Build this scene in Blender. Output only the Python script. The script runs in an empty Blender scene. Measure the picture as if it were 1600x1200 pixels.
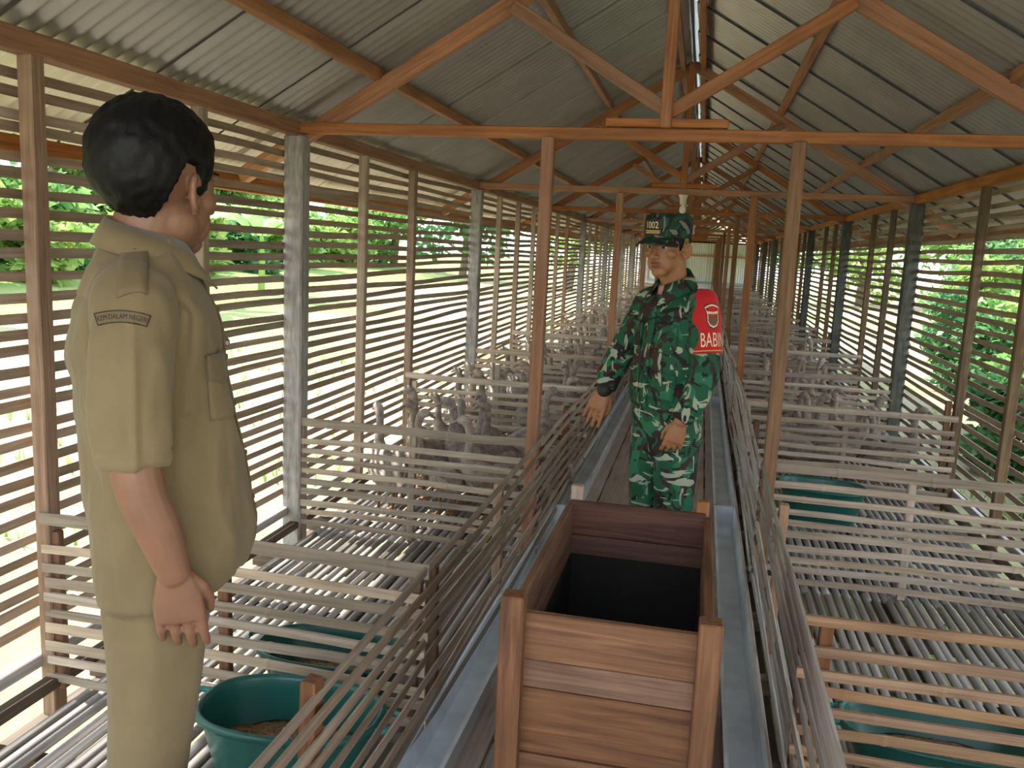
import bpy, bmesh, math, random
from mathutils import Vector, Matrix, noise
from mathutils.bvhtree import BVHTree
R = random.Random(7)
PI = math.pi
scn = bpy.context.scene
C = scn.collection

# ------------------------------------------------------------------ camera
F, PITCH, YAW, ROLL = 1348.2, 0.1557, 0.2098, 0.0467
cd = bpy.data.cameras.new('camera'); cam = bpy.data.objects.new('camera', cd); C.objects.link(cam)
fw = Vector((-math.sin(YAW)*math.cos(PITCH), math.cos(YAW)*math.cos(PITCH), -math.sin(PITCH)))
u0 = Vector((-math.sin(YAW)*math.sin(PITCH), math.cos(YAW)*math.sin(PITCH), math.cos(PITCH)))
r0 = Vector((math.cos(YAW), math.sin(YAW), 0))
cr, sr = math.cos(ROLL), math.sin(ROLL)
sx = r0*cr + u0*sr; sy = u0*cr - r0*sr
m = Matrix((sx, sy, -fw)).transposed().to_4x4(); m.translation = Vector((0, 0, 1.5))
cam.matrix_world = m
cd.sensor_width = 36; cd.lens = 36*F/1600; cd.clip_start = 0.05; cd.clip_end = 400
scn.camera = cam

# ------------------------------------------------------------------ sky, sun, exposure
w = bpy.data.worlds.new('sky'); scn.world = w; w.use_nodes = True
nt = w.node_tree; nt.nodes.clear()
wo = nt.nodes.new('ShaderNodeOutputWorld'); bg = nt.nodes.new('ShaderNodeBackground')
tc = nt.nodes.new('ShaderNodeTexCoord'); sep = nt.nodes.new('ShaderNodeSeparateXYZ'); rp = nt.nodes.new('ShaderNodeValToRGB')
nt.links.new(tc.outputs['Generated'], sep.inputs[0]); nt.links.new(sep.outputs['Z'], rp.inputs[0])
rp.color_ramp.elements[0].position = 0.0; rp.color_ramp.elements[0].color = (1.0, 1.0, 1.0, 1)
rp.color_ramp.elements[1].position = 0.9; rp.color_ramp.elements[1].color = (0.62, 0.80, 1.0, 1)
nt.links.new(rp.outputs[0], bg.inputs['Color']); nt.links.new(bg.outputs[0], wo.inputs['Surface'])
bg.inputs['Strength'].default_value = 2.6
sl = bpy.data.lights.new('sun', 'SUN'); so = bpy.data.objects.new('sun', sl); C.objects.link(so)
sl.energy = 9.0; sl.angle = 0.02; sl.color = (1.0, 0.94, 0.84)
SUN_EL, SUN_AZ = math.radians(57), math.radians(-78)   # azimuth from +Y towards +X
sd = Vector((math.sin(SUN_AZ)*math.cos(SUN_EL), math.cos(SUN_AZ)*math.cos(SUN_EL), math.sin(SUN_EL)))
so.rotation_euler = sd.to_track_quat('Z', 'Y').to_euler()
vs = scn.view_settings
vs.view_transform = 'Standard'; vs.look = 'None'; vs.gamma = 1; vs.use_curve_mapping = False
vs.exposure = 0.62
scn.cycles.max_bounces = 12; scn.cycles.diffuse_bounces = 7; scn.cycles.use_denoising = True
scn.cycles.sample_clamp_indirect = 8.0

# ------------------------------------------------------------------ materials
def new_mat(name):
    m = bpy.data.materials.new(name); m.use_nodes = True
    t = m.node_tree; t.nodes.clear()
    o = t.nodes.new('ShaderNodeOutputMaterial'); b = t.nodes.new('ShaderNodeBsdfPrincipled')
    t.links.new(b.outputs[0], o.inputs[0])
    return m, t, b
def node(t, kind, **kw):
    n = t.nodes.new(kind)
    for k, v in kw.items():
        if k in n.inputs: n.inputs[k].default_value = v
        else: setattr(n, k, v)
    return n
def ramp(t, stops, src=None, interp='LINEAR'):
    r = t.nodes.new('ShaderNodeValToRGB'); r.color_ramp.interpolation = interp
    e = r.color_ramp.elements
    while len(e) < len(stops): e.new(0.5)
    for i, (p, c) in enumerate(stops):
        e[i].position = p; e[i].color = (c[0], c[1], c[2], 1)
    if src is not None: t.links.new(src, r.inputs[0])
    return r
def coords(t, scale=(1, 1, 1), kind='Object', rnd=True):
    tc = t.nodes.new('ShaderNodeTexCoord'); mp = t.nodes.new('ShaderNodeMapping')
    mp.inputs['Scale'].default_value = scale
    t.links.new(tc.outputs[kind], mp.inputs['Vector'])
    if rnd:
        oi = t.nodes.new('ShaderNodeObjectInfo'); ml = t.nodes.new('ShaderNodeMath'); ml.operation = 'MULTIPLY'
        ml.inputs[1].default_value = 37.0; t.links.new(oi.outputs['Random'], ml.inputs[0])
        cb = t.nodes.new('ShaderNodeCombineXYZ')
        for i in range(3): t.links.new(ml.outputs[0], cb.inputs[i])
        t.links.new(cb.outputs[0], mp.inputs['Location'])
    return mp.outputs[0]
def hsv_random(t, col, lo, hi, slo=0.8, shi=1.1):
    oi = t.nodes.new('ShaderNodeObjectInfo'); mr = node(t, 'ShaderNodeMapRange'); mr.inputs['To Min'].default_value = lo; mr.inputs['To Max'].default_value = hi
    t.links.new(oi.outputs['Random'], mr.inputs['Value'])
    ms = t.nodes.new('ShaderNodeMath'); ms.operation = 'MULTIPLY'; ms.inputs[1].default_value = 7.31
    fr = t.nodes.new('ShaderNodeMath'); fr.operation = 'FRACT'
    t.links.new(oi.outputs['Random'], ms.inputs[0]); t.links.new(ms.outputs[0], fr.inputs[0])
    m2 = node(t, 'ShaderNodeMapRange'); m2.inputs['To Min'].default_value = slo; m2.inputs['To Max'].default_value = shi
    t.links.new(fr.outputs[0], m2.inputs['Value'])
    h = t.nodes.new('ShaderNodeHueSaturation')
    t.links.new(mr.outputs[0], h.inputs['Value']); t.links.new(m2.outputs[0], h.inputs['Saturation']); t.links.new(col, h.inputs['Color'])
    return h.outputs[0]
def bump(t, b, src, strength=0.3, dist=0.01):
    n = t.nodes.new('ShaderNodeBump'); n.inputs['Strength'].default_value = strength; n.inputs['Distance'].default_value = dist
    t.links.new(src, n.inputs['Height']); t.links.new(n.outputs[0], b.inputs['Normal'])
def grain_mat(name, c1, c2, c3, stretch, rough=0.7, scale=1.0, lo=0.75, hi=1.2, bstr=0.35):
    """wood or bamboo: fibres stretched along the object's own long axis"""
    m, t, b = new_mat(name)
    v = coords(t, stretch)
    n1 = node(t, 'ShaderNodeTexNoise', Scale=scale*3.0, Detail=6.0, Roughness=0.62, Distortion=0.6); t.links.new(v, n1.inputs['Vector'])
    v2 = coords(t, (1.6, 1.6, 1.6))
    n2 = node(t, 'ShaderNodeTexNoise', Scale=2.2, Detail=3.0); t.links.new(v2, n2.inputs['Vector'])
    r = ramp(t, [(0.28, c1), (0.5, c2), (0.74, c3)], n1.outputs['Fac'])
    mx = node(t, 'ShaderNodeMix', data_type='RGBA', blend_type='MULTIPLY'); mx.inputs[0].default_value = 0.55
    r2 = ramp(t, [(0.3, (0.62, 0.6, 0.58)), (0.7, (1.15, 1.12, 1.1))], n2.outputs['Fac'])
    t.links.new(r.outputs[0], mx.inputs[6]); t.links.new(r2.outputs[0], mx.inputs[7])
    t.links.new(hsv_random(t, mx.outputs[2], lo, hi), b.inputs['Base Color'])
    b.inputs['Roughness'].default_value = rough
    bump(t, b, n1.outputs['Fac'], bstr, 0.004)
    return m
AX = {'x': (0.9, 20, 20), 'y': (20, 0.9, 20), 'z': (20, 20, 0.9)}
M = {}
for a in 'xyz':
    M['timber_'+a] = grain_mat('orange_timber_'+a, (0.25, 0.085, 0.024), (0.40, 0.155, 0.048), (0.50, 0.235, 0.09), AX[a], 0.62, lo=0.8, hi=1.15)
    M['board_'+a] = grain_mat('rough_board_'+a, (0.085, 0.036, 0.016), (0.175, 0.078, 0.035), (0.27, 0.135, 0.064), AX[a], 0.7, lo=0.8, hi=1.2)
    M['bamboo_'+a] = grain_mat('dry_bamboo_'+a, (0.30, 0.23, 0.17), (0.47, 0.38, 0.295), (0.60, 0.51, 0.41), AX[a], 0.5, lo=0.62, hi=1.2)
    M['wallslat_'+a] = grain_mat('wall_bamboo_'+a, (0.27, 0.195, 0.135), (0.42, 0.315, 0.22), (0.54, 0.425, 0.32), AX[a], 0.55, lo=0.7, hi=1.15)
    M['fencebamboo_'+a] = grain_mat('fence_bamboo_'+a, (0.20, 0.14, 0.09), (0.35, 0.26, 0.18), (0.48, 0.385, 0.285), AX[a], 0.5, lo=0.65, hi=1.15)
    M['bleached_'+a] = grain_mat('bleached_bamboo_'+a, (0.40, 0.36, 0.31), (0.62, 0.575, 0.515), (0.76, 0.72, 0.66), AX[a], 0.45, lo=0.72, hi=1.15)
    M['greyfloor_'+a] = grain_mat('grey_bamboo_'+a, (0.30, 0.28, 0.28), (0.47, 0.45, 0.44), (0.62, 0.60, 0.58), AX[a], 0.38, lo=0.7, hi=1.15)
M['brownrail'] = grain_mat('brown_rail', (0.17, 0.09, 0.045), (0.29, 0.165, 0.085), (0.40, 0.25, 0.14), AX['x'], 0.55, lo=0.75, hi=1.2)
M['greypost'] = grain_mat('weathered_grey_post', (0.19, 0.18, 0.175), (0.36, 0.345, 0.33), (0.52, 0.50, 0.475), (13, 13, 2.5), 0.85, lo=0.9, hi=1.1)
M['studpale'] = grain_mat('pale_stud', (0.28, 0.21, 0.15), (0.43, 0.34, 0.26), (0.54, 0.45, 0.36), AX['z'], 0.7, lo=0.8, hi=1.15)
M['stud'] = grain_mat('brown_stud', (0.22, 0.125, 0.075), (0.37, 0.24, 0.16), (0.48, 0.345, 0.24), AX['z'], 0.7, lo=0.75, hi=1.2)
M['backlitpost'] = grain_mat('backlit_grey_post', (0.055, 0.06, 0.052), (0.11, 0.115, 0.10), (0.17, 0.17, 0.15), (13, 13, 2.5), 0.85)  # weathered grey-green of the right wall posts, darkened in the colour for backlight
M['backlitstud'] = grain_mat('backlit_brown_stud', (0.10, 0.065, 0.035), (0.19, 0.125, 0.07), (0.27, 0.19, 0.115), AX['z'], 0.75, lo=0.75, hi=1.2)  # olive-brown right wall studs, backlit shade mixed into the colour
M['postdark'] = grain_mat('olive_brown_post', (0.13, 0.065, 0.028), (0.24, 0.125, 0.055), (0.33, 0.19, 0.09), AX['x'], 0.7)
M['darkwood'] = grain_mat('dark_joist', (0.06, 0.045, 0.035), (0.12, 0.085, 0.06), (0.19, 0.14, 0.10), AX['x'], 0.8)
M['aisle'] = grain_mat('aisle_board', (0.36, 0.29, 0.25), (0.52, 0.44, 0.39), (0.62, 0.55, 0.50), AX['y'], 0.7, lo=0.85, hi=1.1)
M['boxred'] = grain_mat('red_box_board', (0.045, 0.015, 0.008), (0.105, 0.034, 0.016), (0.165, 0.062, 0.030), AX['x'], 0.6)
def plain(name, col, rough=0.5, metal=0.0, nscale=None, namt=0.15, coord='Object', spec=None, bmp=0.0):
    m, t, b = new_mat(name)
    b.inputs['Roughness'].default_value = rough; b.inputs['Metallic'].default_value = metal
    if spec is not None: b.inputs['Specular IOR Level'].default_value = spec
    if nscale:
        v = coords(t, (1, 1, 1), coord)
        n = node(t, 'ShaderNodeTexNoise', Scale=nscale, Detail=5.0, Roughness=0.6); t.links.new(v, n.inputs['Vector'])
        lo = tuple(c*(1-namt) for c in col); hi = tuple(min(1, c*(1+namt)) for c in col)
        r = ramp(t, [(0.3, lo), (0.7, hi)], n.outputs['Fac']); t.links.new(r.outputs[0], b.inputs['Base Color'])
        if bmp: bump(t, b, n.outputs['Fac'], bmp, 0.003)
    else: b.inputs['Base Color'].default_value = (*col, 1)
    return m
M['sheet'] = plain('galvanised_sheet', (0.50, 0.485, 0.46), 0.40, 0.6, 3.0, 0.12)
M['sheet_end'] = plain('pale_wall_sheet', (0.62, 0.64, 0.58), 0.5, 0.2, 3.0, 0.08)
M['bluepaint'] = plain('blue_paint', (0.20, 0.33, 0.42), 0.5, 0, 6.0, 0.1)
M['zinc'] = plain('zinc_cap', (0.42, 0.48, 0.52), 0.28, 0.85, 5.0, 0.1)
M['gutter'] = plain('grey_blue_gutter', (0.72, 0.79, 0.86), 0.3, 0.0, 5.0, 0.18)
M['tub'] = plain('teal_plastic', (0.018, 0.125, 0.105), 0.28, 0.0, 4.0, 0.15)
M['tubdark'] = plain('teal_plastic_handle', (0.05, 0.27, 0.26), 0.3)
M['feed'] = plain('grain_feed', (0.30, 0.19, 0.11), 0.9, 0, 90.0, 0.7, bmp=0.9)
M['boxinside'] = plain('black_box_inside', (0.006, 0.0055, 0.006), 0.8, 0, 8.0, 0.4)
M['socket'] = plain('cream_socket', (0.72, 0.66, 0.50), 0.4)
m, t, b = new_mat('opal_bulb'); b.inputs['Base Color'].default_value = (0.86, 0.85, 0.82, 1); b.inputs['Roughness'].default_value = 0.15; M['bulb'] = m
M['steel'] = plain('dull_steel', (0.3, 0.29, 0.28), 0.45, 0.8)
# ---- ground
m, t, b = new_mat('dry_ground'); v = coords(t, (1, 1, 1), 'Object', False)
n1 = node(t, 'ShaderNodeTexNoise', Scale=0.16, Detail=6.0, Roughness=0.6); t.links.new(v, n1.inputs['Vector'])
n2 = node(t, 'ShaderNodeTexNoise', Scale=14.0, Detail=8.0, Roughness=0.75); t.links.new(v, n2.inputs['Vector'])
sx_ = t.nodes.new('ShaderNodeSeparateXYZ'); t.links.new(v, sx_.inputs[0])
gm = node(t, 'ShaderNodeMapRange'); gm.inputs['From Min'].default_value = -9; gm.inputs['From Max'].default_value = -17; gm.inputs['To Min'].default_value = 0; gm.inputs['To Max'].default_value = 0.22
t.links.new(sx_.outputs['X'], gm.inputs['Value'])
ga = t.nodes.new('ShaderNodeMath'); ga.operation = 'ADD'; t.links.new(gm.outputs[0], ga.inputs[0]); t.links.new(n1.outputs['Fac'], ga.inputs[1])   # a grass field begins about ten metres left of the shed
r1 = ramp(t, [(0.40, (0.38, 0.315, 0.225)), (0.54, (0.33, 0.31, 0.14)), (0.66, (0.21, 0.29, 0.075))], ga.outputs[0])
r2 = ramp(t, [(0.3, (0.6, 0.58, 0.55)), (0.65, (1.1, 1.1, 1.1))], n2.outputs['Fac'])
mx = node(t, 'ShaderNodeMix', data_type='RGBA', blend_type='MULTIPLY'); mx.inputs[0].default_value = 0.8
t.links.new(r1.outputs[0], mx.inputs[6]); t.links.new(r2.outputs[0], mx.inputs[7]); t.links.new(mx.outputs[2], b.inputs['Base Color'])
b.inputs['Roughness'].default_value = 0.95; bump(t, b, n2.outputs['Fac'], 0.6, 0.03); M['ground'] = m
def leaf_mat(name, cols, trans=0.45):
    m, t, b = new_mat(name); out = [n for n in t.nodes if n.type == 'OUTPUT_MATERIAL'][0]
    v = coords(t, (1, 1, 1), 'Object')
    n = node(t, 'ShaderNodeTexNoise', Scale=1.3, Detail=6.0, Roughness=0.75); t.links.new(v, n.inputs['Vector'])
    r = ramp(t, [(0.3, cols[0]), (0.5, cols[1]), (0.7, cols[2])], n.outputs['Fac'])
    t.links.new(r.outputs[0], b.inputs['Base Color']); b.inputs['Roughness'].default_value = 0.45
    tr = t.nodes.new('ShaderNodeBsdfTranslucent'); t.links.new(r.outputs[0], tr.inputs['Color'])
    ms = t.nodes.new('ShaderNodeMixShader'); ms.inputs[0].default_value = trans
    t.links.new(b.outputs[0], ms.inputs[1]); t.links.new(tr.outputs[0], ms.inputs[2]); t.links.new(ms.outputs[0], out.inputs[0])
    return m
M['leaf'] = leaf_mat('green_leaves', [(0.09, 0.22, 0.06), (0.19, 0.37, 0.10), (0.36, 0.50, 0.16)])
M['leaf2'] = leaf_mat('yellow_green_leaves', [(0.16, 0.30, 0.07), (0.30, 0.46, 0.12), (0.50, 0.56, 0.20)])
M['leaf3'] = leaf_mat('deep_green_leaves', [(0.045, 0.15, 0.06), (0.11, 0.27, 0.10), (0.22, 0.40, 0.15)])
M['banana'] = leaf_mat('pale_banana_leaf', [(0.16, 0.34, 0.10), (0.25, 0.45, 0.16), (0.40, 0.55, 0.25)])
M['bark'] = plain('bark', (0.16, 0.12, 0.085), 0.9, 0, 9.0, 0.4)
# ---- people
M['skin_man'] = plain('brown_skin', (0.235, 0.115, 0.068), 0.5, 0, 14.0, 0.10)
M['skin_sol'] = plain('tan_skin', (0.31, 0.138, 0.062), 0.5, 0, 14.0, 0.10)
M['hair'] = plain('black_hair', (0.004, 0.004, 0.0045), 0.5, 0, 60.0, 0.5, spec=0.22, bmp=0.5)
M['eye'] = plain('eye_white', (0.55, 0.50, 0.45), 0.25); M['iris'] = plain('dark_iris', (0.012, 0.008, 0.006), 0.15)
M['lip'] = plain('lips', (0.19, 0.06, 0.045), 0.5)
def cloth(name, c1, c2, sc=260.0):
    m, t, b = new_mat(name); v = coords(t, (1, 1, 1), 'Object', False)
    n = node(t, 'ShaderNodeTexNoise', Scale=5.0, Detail=5.0, Roughness=0.6); t.links.new(v, n.inputs['Vector'])
    r = ramp(t, [(0.3, c1), (0.7, c2)], n.outputs['Fac']); t.links.new(r.outputs[0], b.inputs['Base Color'])
    b.inputs['Roughness'].default_value = 0.8
    b.inputs['Sheen Weight'].default_value = 0.15
    n2 = node(t, 'ShaderNodeTexNoise', Scale=sc, Detail=2.0); t.links.new(v, n2.inputs['Vector']); bump(t, b, n2.outputs['Fac'], 0.25, 0.001)
    return m
M['khaki'] = cloth('khaki_cloth', (0.165, 0.120, 0.056), (0.215, 0.160, 0.078))
M['khaki_trim'] = cloth('khaki_trim', (0.135, 0.096, 0.044), (0.175, 0.127, 0.060))
M['red'] = cloth('red_armband_cloth', (0.45, 0.006, 0.010), (0.58, 0.012, 0.016))
M['cream_print'] = plain('cream_print', (0.75, 0.66, 0.45), 0.6)
M['black_print'] = plain('black_print', (0.012, 0.011, 0.010), 0.6)
M['brown_print'] = plain('brown_print', (0.16, 0.07, 0.035), 0.6)
M['gold_print'] = plain('gold_print', (0.60, 0.36, 0.10), 0.5)
M['pink'] = plain('pink_collar', (0.55, 0.26, 0.22), 0.8)
def camo_mat(name, dark=1.0):
    m, t, b = new_mat(name); v = coords(t, (1, 1, 0.75), 'Object', False)
    def nz(off, scale, dist, st=(1, 1, 1), det=1.5):
        mp = t.nodes.new('ShaderNodeMapping'); mp.inputs['Location'].default_value = (off, off*1.7, off*0.6); mp.inputs['Scale'].default_value = st
        t.links.new(v, mp.inputs['Vector'])
        n = node(t, 'ShaderNodeTexNoise', Scale=scale, Detail=det, Distortion=dist, Roughness=0.5); t.links.new(mp.outputs[0], n.inputs['Vector'])
        return n.outputs['Fac']
    base = ramp(t, [(0.0, (0.010*dark, 0.10*dark, 0.045*dark)), (0.52, (0.022*dark, 0.17*dark, 0.085*dark))], nz(0, 9, 1.0), 'CONSTANT').outputs[0]
    def over(base, fac, c, lo, hi=None):
        st = [(0, (0, 0, 0)), (lo, (1, 1, 1))] + ([(hi, (0, 0, 0))] if hi else [])
        r = ramp(t, st, fac, 'CONSTANT'); mx = node(t, 'ShaderNodeMix', data_type='RGBA')
        t.links.new(r.outputs[0], mx.inputs[0]); t.links.new(base, mx.inputs[6]); mx.inputs[7].default_value = (*c, 1)
        return mx.outputs[2]
    c = over(base, nz(5.3, 8.5, 2.2, (1, 1, 1.4)), (0.045*dark, 0.020*dark, 0.017*dark), 0.55)
    c = over(c, nz(11.1, 8.0, 2.4, (1, 1, 1.5)), (0.008, 0.010, 0.010), 0.585)
    c = over(c, nz(2.7, 10.0, 1.6, (0.55, 0.55, 2.3), 2.0), (0.40*dark, 0.45*dark, 0.34*dark), 0.615)
    c = over(c, nz(7.9, 11.0, 1.8, (1.7, 1.7, 0.75), 2.0), (0.36*dark, 0.42*dark, 0.31*dark), 0.635)
    t.links.new(c, b.inputs['Base Color']); b.inputs['Roughness'].default_value = 0.85
    n2 = node(t, 'ShaderNodeTexNoise', Scale=220.0, Detail=2.0); t.links.new(v, n2.inputs['Vector']); bump(t, b, n2.outputs['Fac'], 0.25, 0.001)
    return m
M['camo'] = camo_mat('woodland_camouflage', 0.85); M['camo_cap'] = camo_mat('dark_camouflage', 0.38)
M['boot'] = plain('black_leather', (0.012, 0.012, 0.012), 0.35)
def duck_mat(name, c1, c2, c3):
    m, t, b = new_mat(name); v = coords(t, (1, 1, 1), 'Object')
    n = node(t, 'ShaderNodeTexNoise', Scale=28.0, Detail=5.0, Roughness=0.7); t.links.new(v, n.inputs['Vector'])
    r = ramp(t, [(0.3, c1), (0.52, c2), (0.75, c3)], n.outputs['Fac'])
    t.links.new(hsv_random(t, r.outputs[0], 0.7, 1.25, 0.6, 1.1), b.inputs['Base Color']); b.inputs['Roughness'].default_value = 0.75
    bump(t, b, n.outputs['Fac'], 0.5, 0.004); return m
M['duck'] = duck_mat('brown_plumage', (0.17, 0.125, 0.095), (0.36, 0.285, 0.225), (0.55, 0.47, 0.39))
M['bill'] = plain('dark_bill', (0.20, 0.17, 0.12), 0.4); M['duckleg'] = plain('orange_leg', (0.30, 0.14, 0.05), 0.6)

# ------------------------------------------------------------------ object helpers
def link(o, parent=None):
    C.objects.link(o)
    if parent is not None: o.parent = parent
    return o
def obj(name, me, mat=None, parent=None, loc=(0, 0, 0), rot=(0, 0, 0), smooth=False):
    if isinstance(me, bmesh.types.BMesh):
        bm = me; me = bpy.data.meshes.new(name); bm.normal_update(); bm.to_mesh(me); bm.free()
    if mat is not None and not me.materials: me.materials.append(mat)
    if smooth:
        for p in me.polygons: p.use_smooth = True
    o = bpy.data.objects.new(name, me); o.location = loc; o.rotation_euler = rot
    return link(o, parent)
def empty(name, loc=(0, 0, 0), rz=0):
    o = bpy.data.objects.new(name, None); o.location = loc; o.rotation_euler = (0, 0, rz); o.empty_display_size = 0.1
    return link(o)
def tag(o, label, cat, group=None):
    o['label'] = label; o['category'] = cat
    if group: o['group'] = group
    return o
def structure(name, loc=(0, 0, 0)):
    o = empty(name, loc); o['kind'] = 'structure'; return o
def bm_of(verts, faces):
    bm = bmesh.new(); vs = [bm.verts.new(v) for v in verts]
    for f in faces:
        try: bm.faces.new([vs[i] for i in f])
        except ValueError: pass
    return bm
def me_of(name, verts, faces, smooth=False):
    me = bpy.data.meshes.new(name); me.from_pydata([tuple(v) for v in verts], [], faces); me.update()
    if smooth:
        for p in me.polygons: p.use_smooth = True
    return me
def add_box(bm, c, s, mat=None, bev=0.0):
    r = bmesh.ops.create_cube(bm, size=1.0)
    T = Matrix.Translation(c) @ (mat.to_4x4() if mat is not None else Matrix.Identity(4)) @ Matrix.Diagonal((*s, 1))
    bmesh.ops.transform(bm, matrix=T, verts=r['verts'])
    if bev:
        es = list({e for v in r['verts'] for e in v.link_edges})
        bmesh.ops.bevel(bm, geom=es, offset=bev, segments=1, affect='EDGES', profile=0.5)
def box_bm(s, bev=0.004, c=(0, 0, 0)):
    bm = bmesh.new(); add_box(bm, c, s, None, bev); return bm
def beam(name, a, b, wd, ht, mat, parent, bev=0.004, up=Vector((0, 0, 1))):
    """rectangular timber from a to b, lying along its own X axis"""
    a = Vector(a); b = Vector(b); d = (b-a); L = d.length; d.normalize()
    yv = up.cross(d)
    if yv.length < 1e-4: yv = Vector((0, 1, 0)).cross(d)
    yv.normalize(); zv = d.cross(yv)
    rot = Matrix((d, yv, zv)).transposed()
    o = obj(name, box_bm((L, wd, ht), bev), mat, parent); o.matrix_basis = Matrix.Translation((a+b)/2) @ rot.to_4x4()
    return o
def loft_vf(rings, cap=True, closed=True):
    n = len(rings[0]); V = [p for r in rings for p in r]; Fc = []
    for i in range(len(rings)-1):
        for j in range(n if closed else n-1):
            k = (j+1) % n
            Fc.append((i*n+j, i*n+k, (i+1)*n+k, (i+1)*n+j))
    if cap:
        Fc.append(tuple(reversed(range(n)))); Fc.append(tuple((len(rings)-1)*n+j for j in range(n)))
    return V, Fc
def catmull(pts, k):
    P = [Vector(p) for p in pts]; out = []
    for i in range(len(P)-1):
        p0 = P[max(i-1, 0)]; p1 = P[i]; p2 = P[i+1]; p3 = P[min(i+2, len(P)-1)]
        for s in range(k):
            t = s/k
            out.append(0.5*((2*p1)+(p2-p0)*t+(2*p0-5*p1+4*p2-p3)*t*t+(3*p1-p0-3*p2+p3)*t*t*t))
    out.append(P[-1]); return out
def tube_rings(path, radii, n=12, flat=1.0, ref=Vector((0, 1, 0)), round_ends=True):
    """rings round a polyline; flat squeezes the second axis"""
    P = [Vector(p) for p in path]; rr = list(radii)
    rings = []; N = len(P)
    fr = []
    for i in range(N):
        d = (P[min(i+1, N-1)]-P[max(i-1, 0)]).normalized()
        a = ref-d*ref.dot(d)
        if a.length < 1e-3: a = Vector((1, 0, 0))-d*d.x
        a.normalize(); fr.append((d, a, d.cross(a)))
    def ring(c, r, f): return [c+(f[1]*math.cos(2*PI*j/n)*r+f[2]*math.sin(2*PI*j/n)*r*flat) for j in range(n)]
    if round_ends:
        for q in (0.08, 0.35, 0.75): rings.append(ring(P[0]-fr[0][0]*rr[0]*math.cos(q*PI/2), rr[0]*math.sin(q*PI/2), fr[0]))
    for i in range(N): rings.append(ring(P[i], rr[i], fr[i]))
    if round_ends:
        for q in (0.75, 0.35, 0.08): rings.append(ring(P[-1]+fr[-1][0]*rr[-1]*math.cos(q*PI/2), rr[-1]*math.sin(q*PI/2), fr[-1]))
    return rings
class Soup:
    """collects closed shapes, then fuses them into one skin"""
    def __init__(s): s.V = []; s.F = []
    def add(s, V, Fc, mat=None):
        o = len(s.V); s.V += [(mat @ Vector(v)) if mat else Vector(v) for v in V]; s.F += [tuple(i+o for i in f) for f in Fc]
    def tube(s, path, radii, n=14, flat=1.0, ref=Vector((0, 1, 0)), mat=None, sub=0):
        if sub:
            q = catmull([(*p, ) for p in path], sub); rr = []
            for i in range(len(radii)-1):
                for k in range(sub): rr.append(radii[i]+(radii[i+1]-radii[i])*k/sub)
            rr.append(radii[-1]); path, radii = q, rr
        s.add(*loft_vf(tube_rings(path, radii, n, flat, ref)), mat)
    def ell(s, c, r, mat=None, rot=None, nu=20, nv=12):
        rings = []
        for i in range(nv+1):
            th = PI*(i+0.02)/(nv+0.04)
            rings.append([Vector((r[0]*math.sin(th)*math.cos(2*PI*j/nu), r[1]*math.sin(th)*math.sin(2*PI*j/nu), -r[2]*math.cos(th))) for j in range(nu)])
        if rot is not None: rings = [[rot @ p for p in q] for q in rings]
        s.add(*loft_vf([[p+Vector(c) for p in q] for q in rings]), mat)
    def rings(s, rings, mat=None): s.add(*loft_vf(rings), mat)
    def fuse(s, name, voxel, smooth_it=4, fac=0.5):
        me = me_of(name, s.V, s.F); o = bpy.data.objects.new(name, me); C.objects.link(o)
        md = o.modifiers.new('r', 'REMESH'); md.mode = 'VOXEL'; md.voxel_size = voxel; md.use_smooth_shade = True
        if smooth_it:
            sm = o.modifiers.new('s', 'SMOOTH'); sm.factor = fac; sm.iterations = smooth_it
        dg = bpy.context.evaluated_depsgraph_get(); dg.update()
        ev = bpy.data.meshes.new_from_object(o.evaluated_get(dg)); ev.name = name
        bpy.data.objects.remove(o); bpy.data.meshes.remove(me)
        for p in ev.polygons: p.use_smooth = True
        return ev
def wrinkle(me, fn):
    me.update(); nr = [v.normal.copy() for v in me.vertices]
    for v, nn in zip(me.vertices, nr): v.co += nn*fn(v.co, nn)
    me.update()
def sup_ring(cx, cy, z, rx, ry, n=28, p=2.3, tilt=0.0):
    out = []
    for j in range(n):
        a = 2*PI*j/n; ca, sa = math.cos(a), math.sin(a)
        x = rx*math.copysign(abs(ca)**(2/p), ca); y = ry*math.copysign(abs(sa)**(2/p), sa)
        out.append(Vector((cx+x, cy+y, z+tilt*y)))
    return out

# ------------------------------------------------------------------ the shed: key measures
XL, XR, XC = -2.0, 1.63, -0.2
FL, FR = -0.703, 0.335                 # aisle fences
Y1, BAY = 4.05, 3.494                 # first truss, spacing
ZP = 2.03
YS, YE = -0.45, Y1+8*BAY       # shed front (behind the camera) and end wall
ZA = 3.10
SL = (ZA-ZP)/(XC-XL-0.0)
ZG = -0.62
def gz(x, y):
    def ss(a, b, v):
        q = max(0, min(1, (v-a)/(b-a))); return q*q*(3-2*q)
    return ZG+1.15*ss(-5, -24, x)+0.5*ss(6, 22, x)

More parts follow.
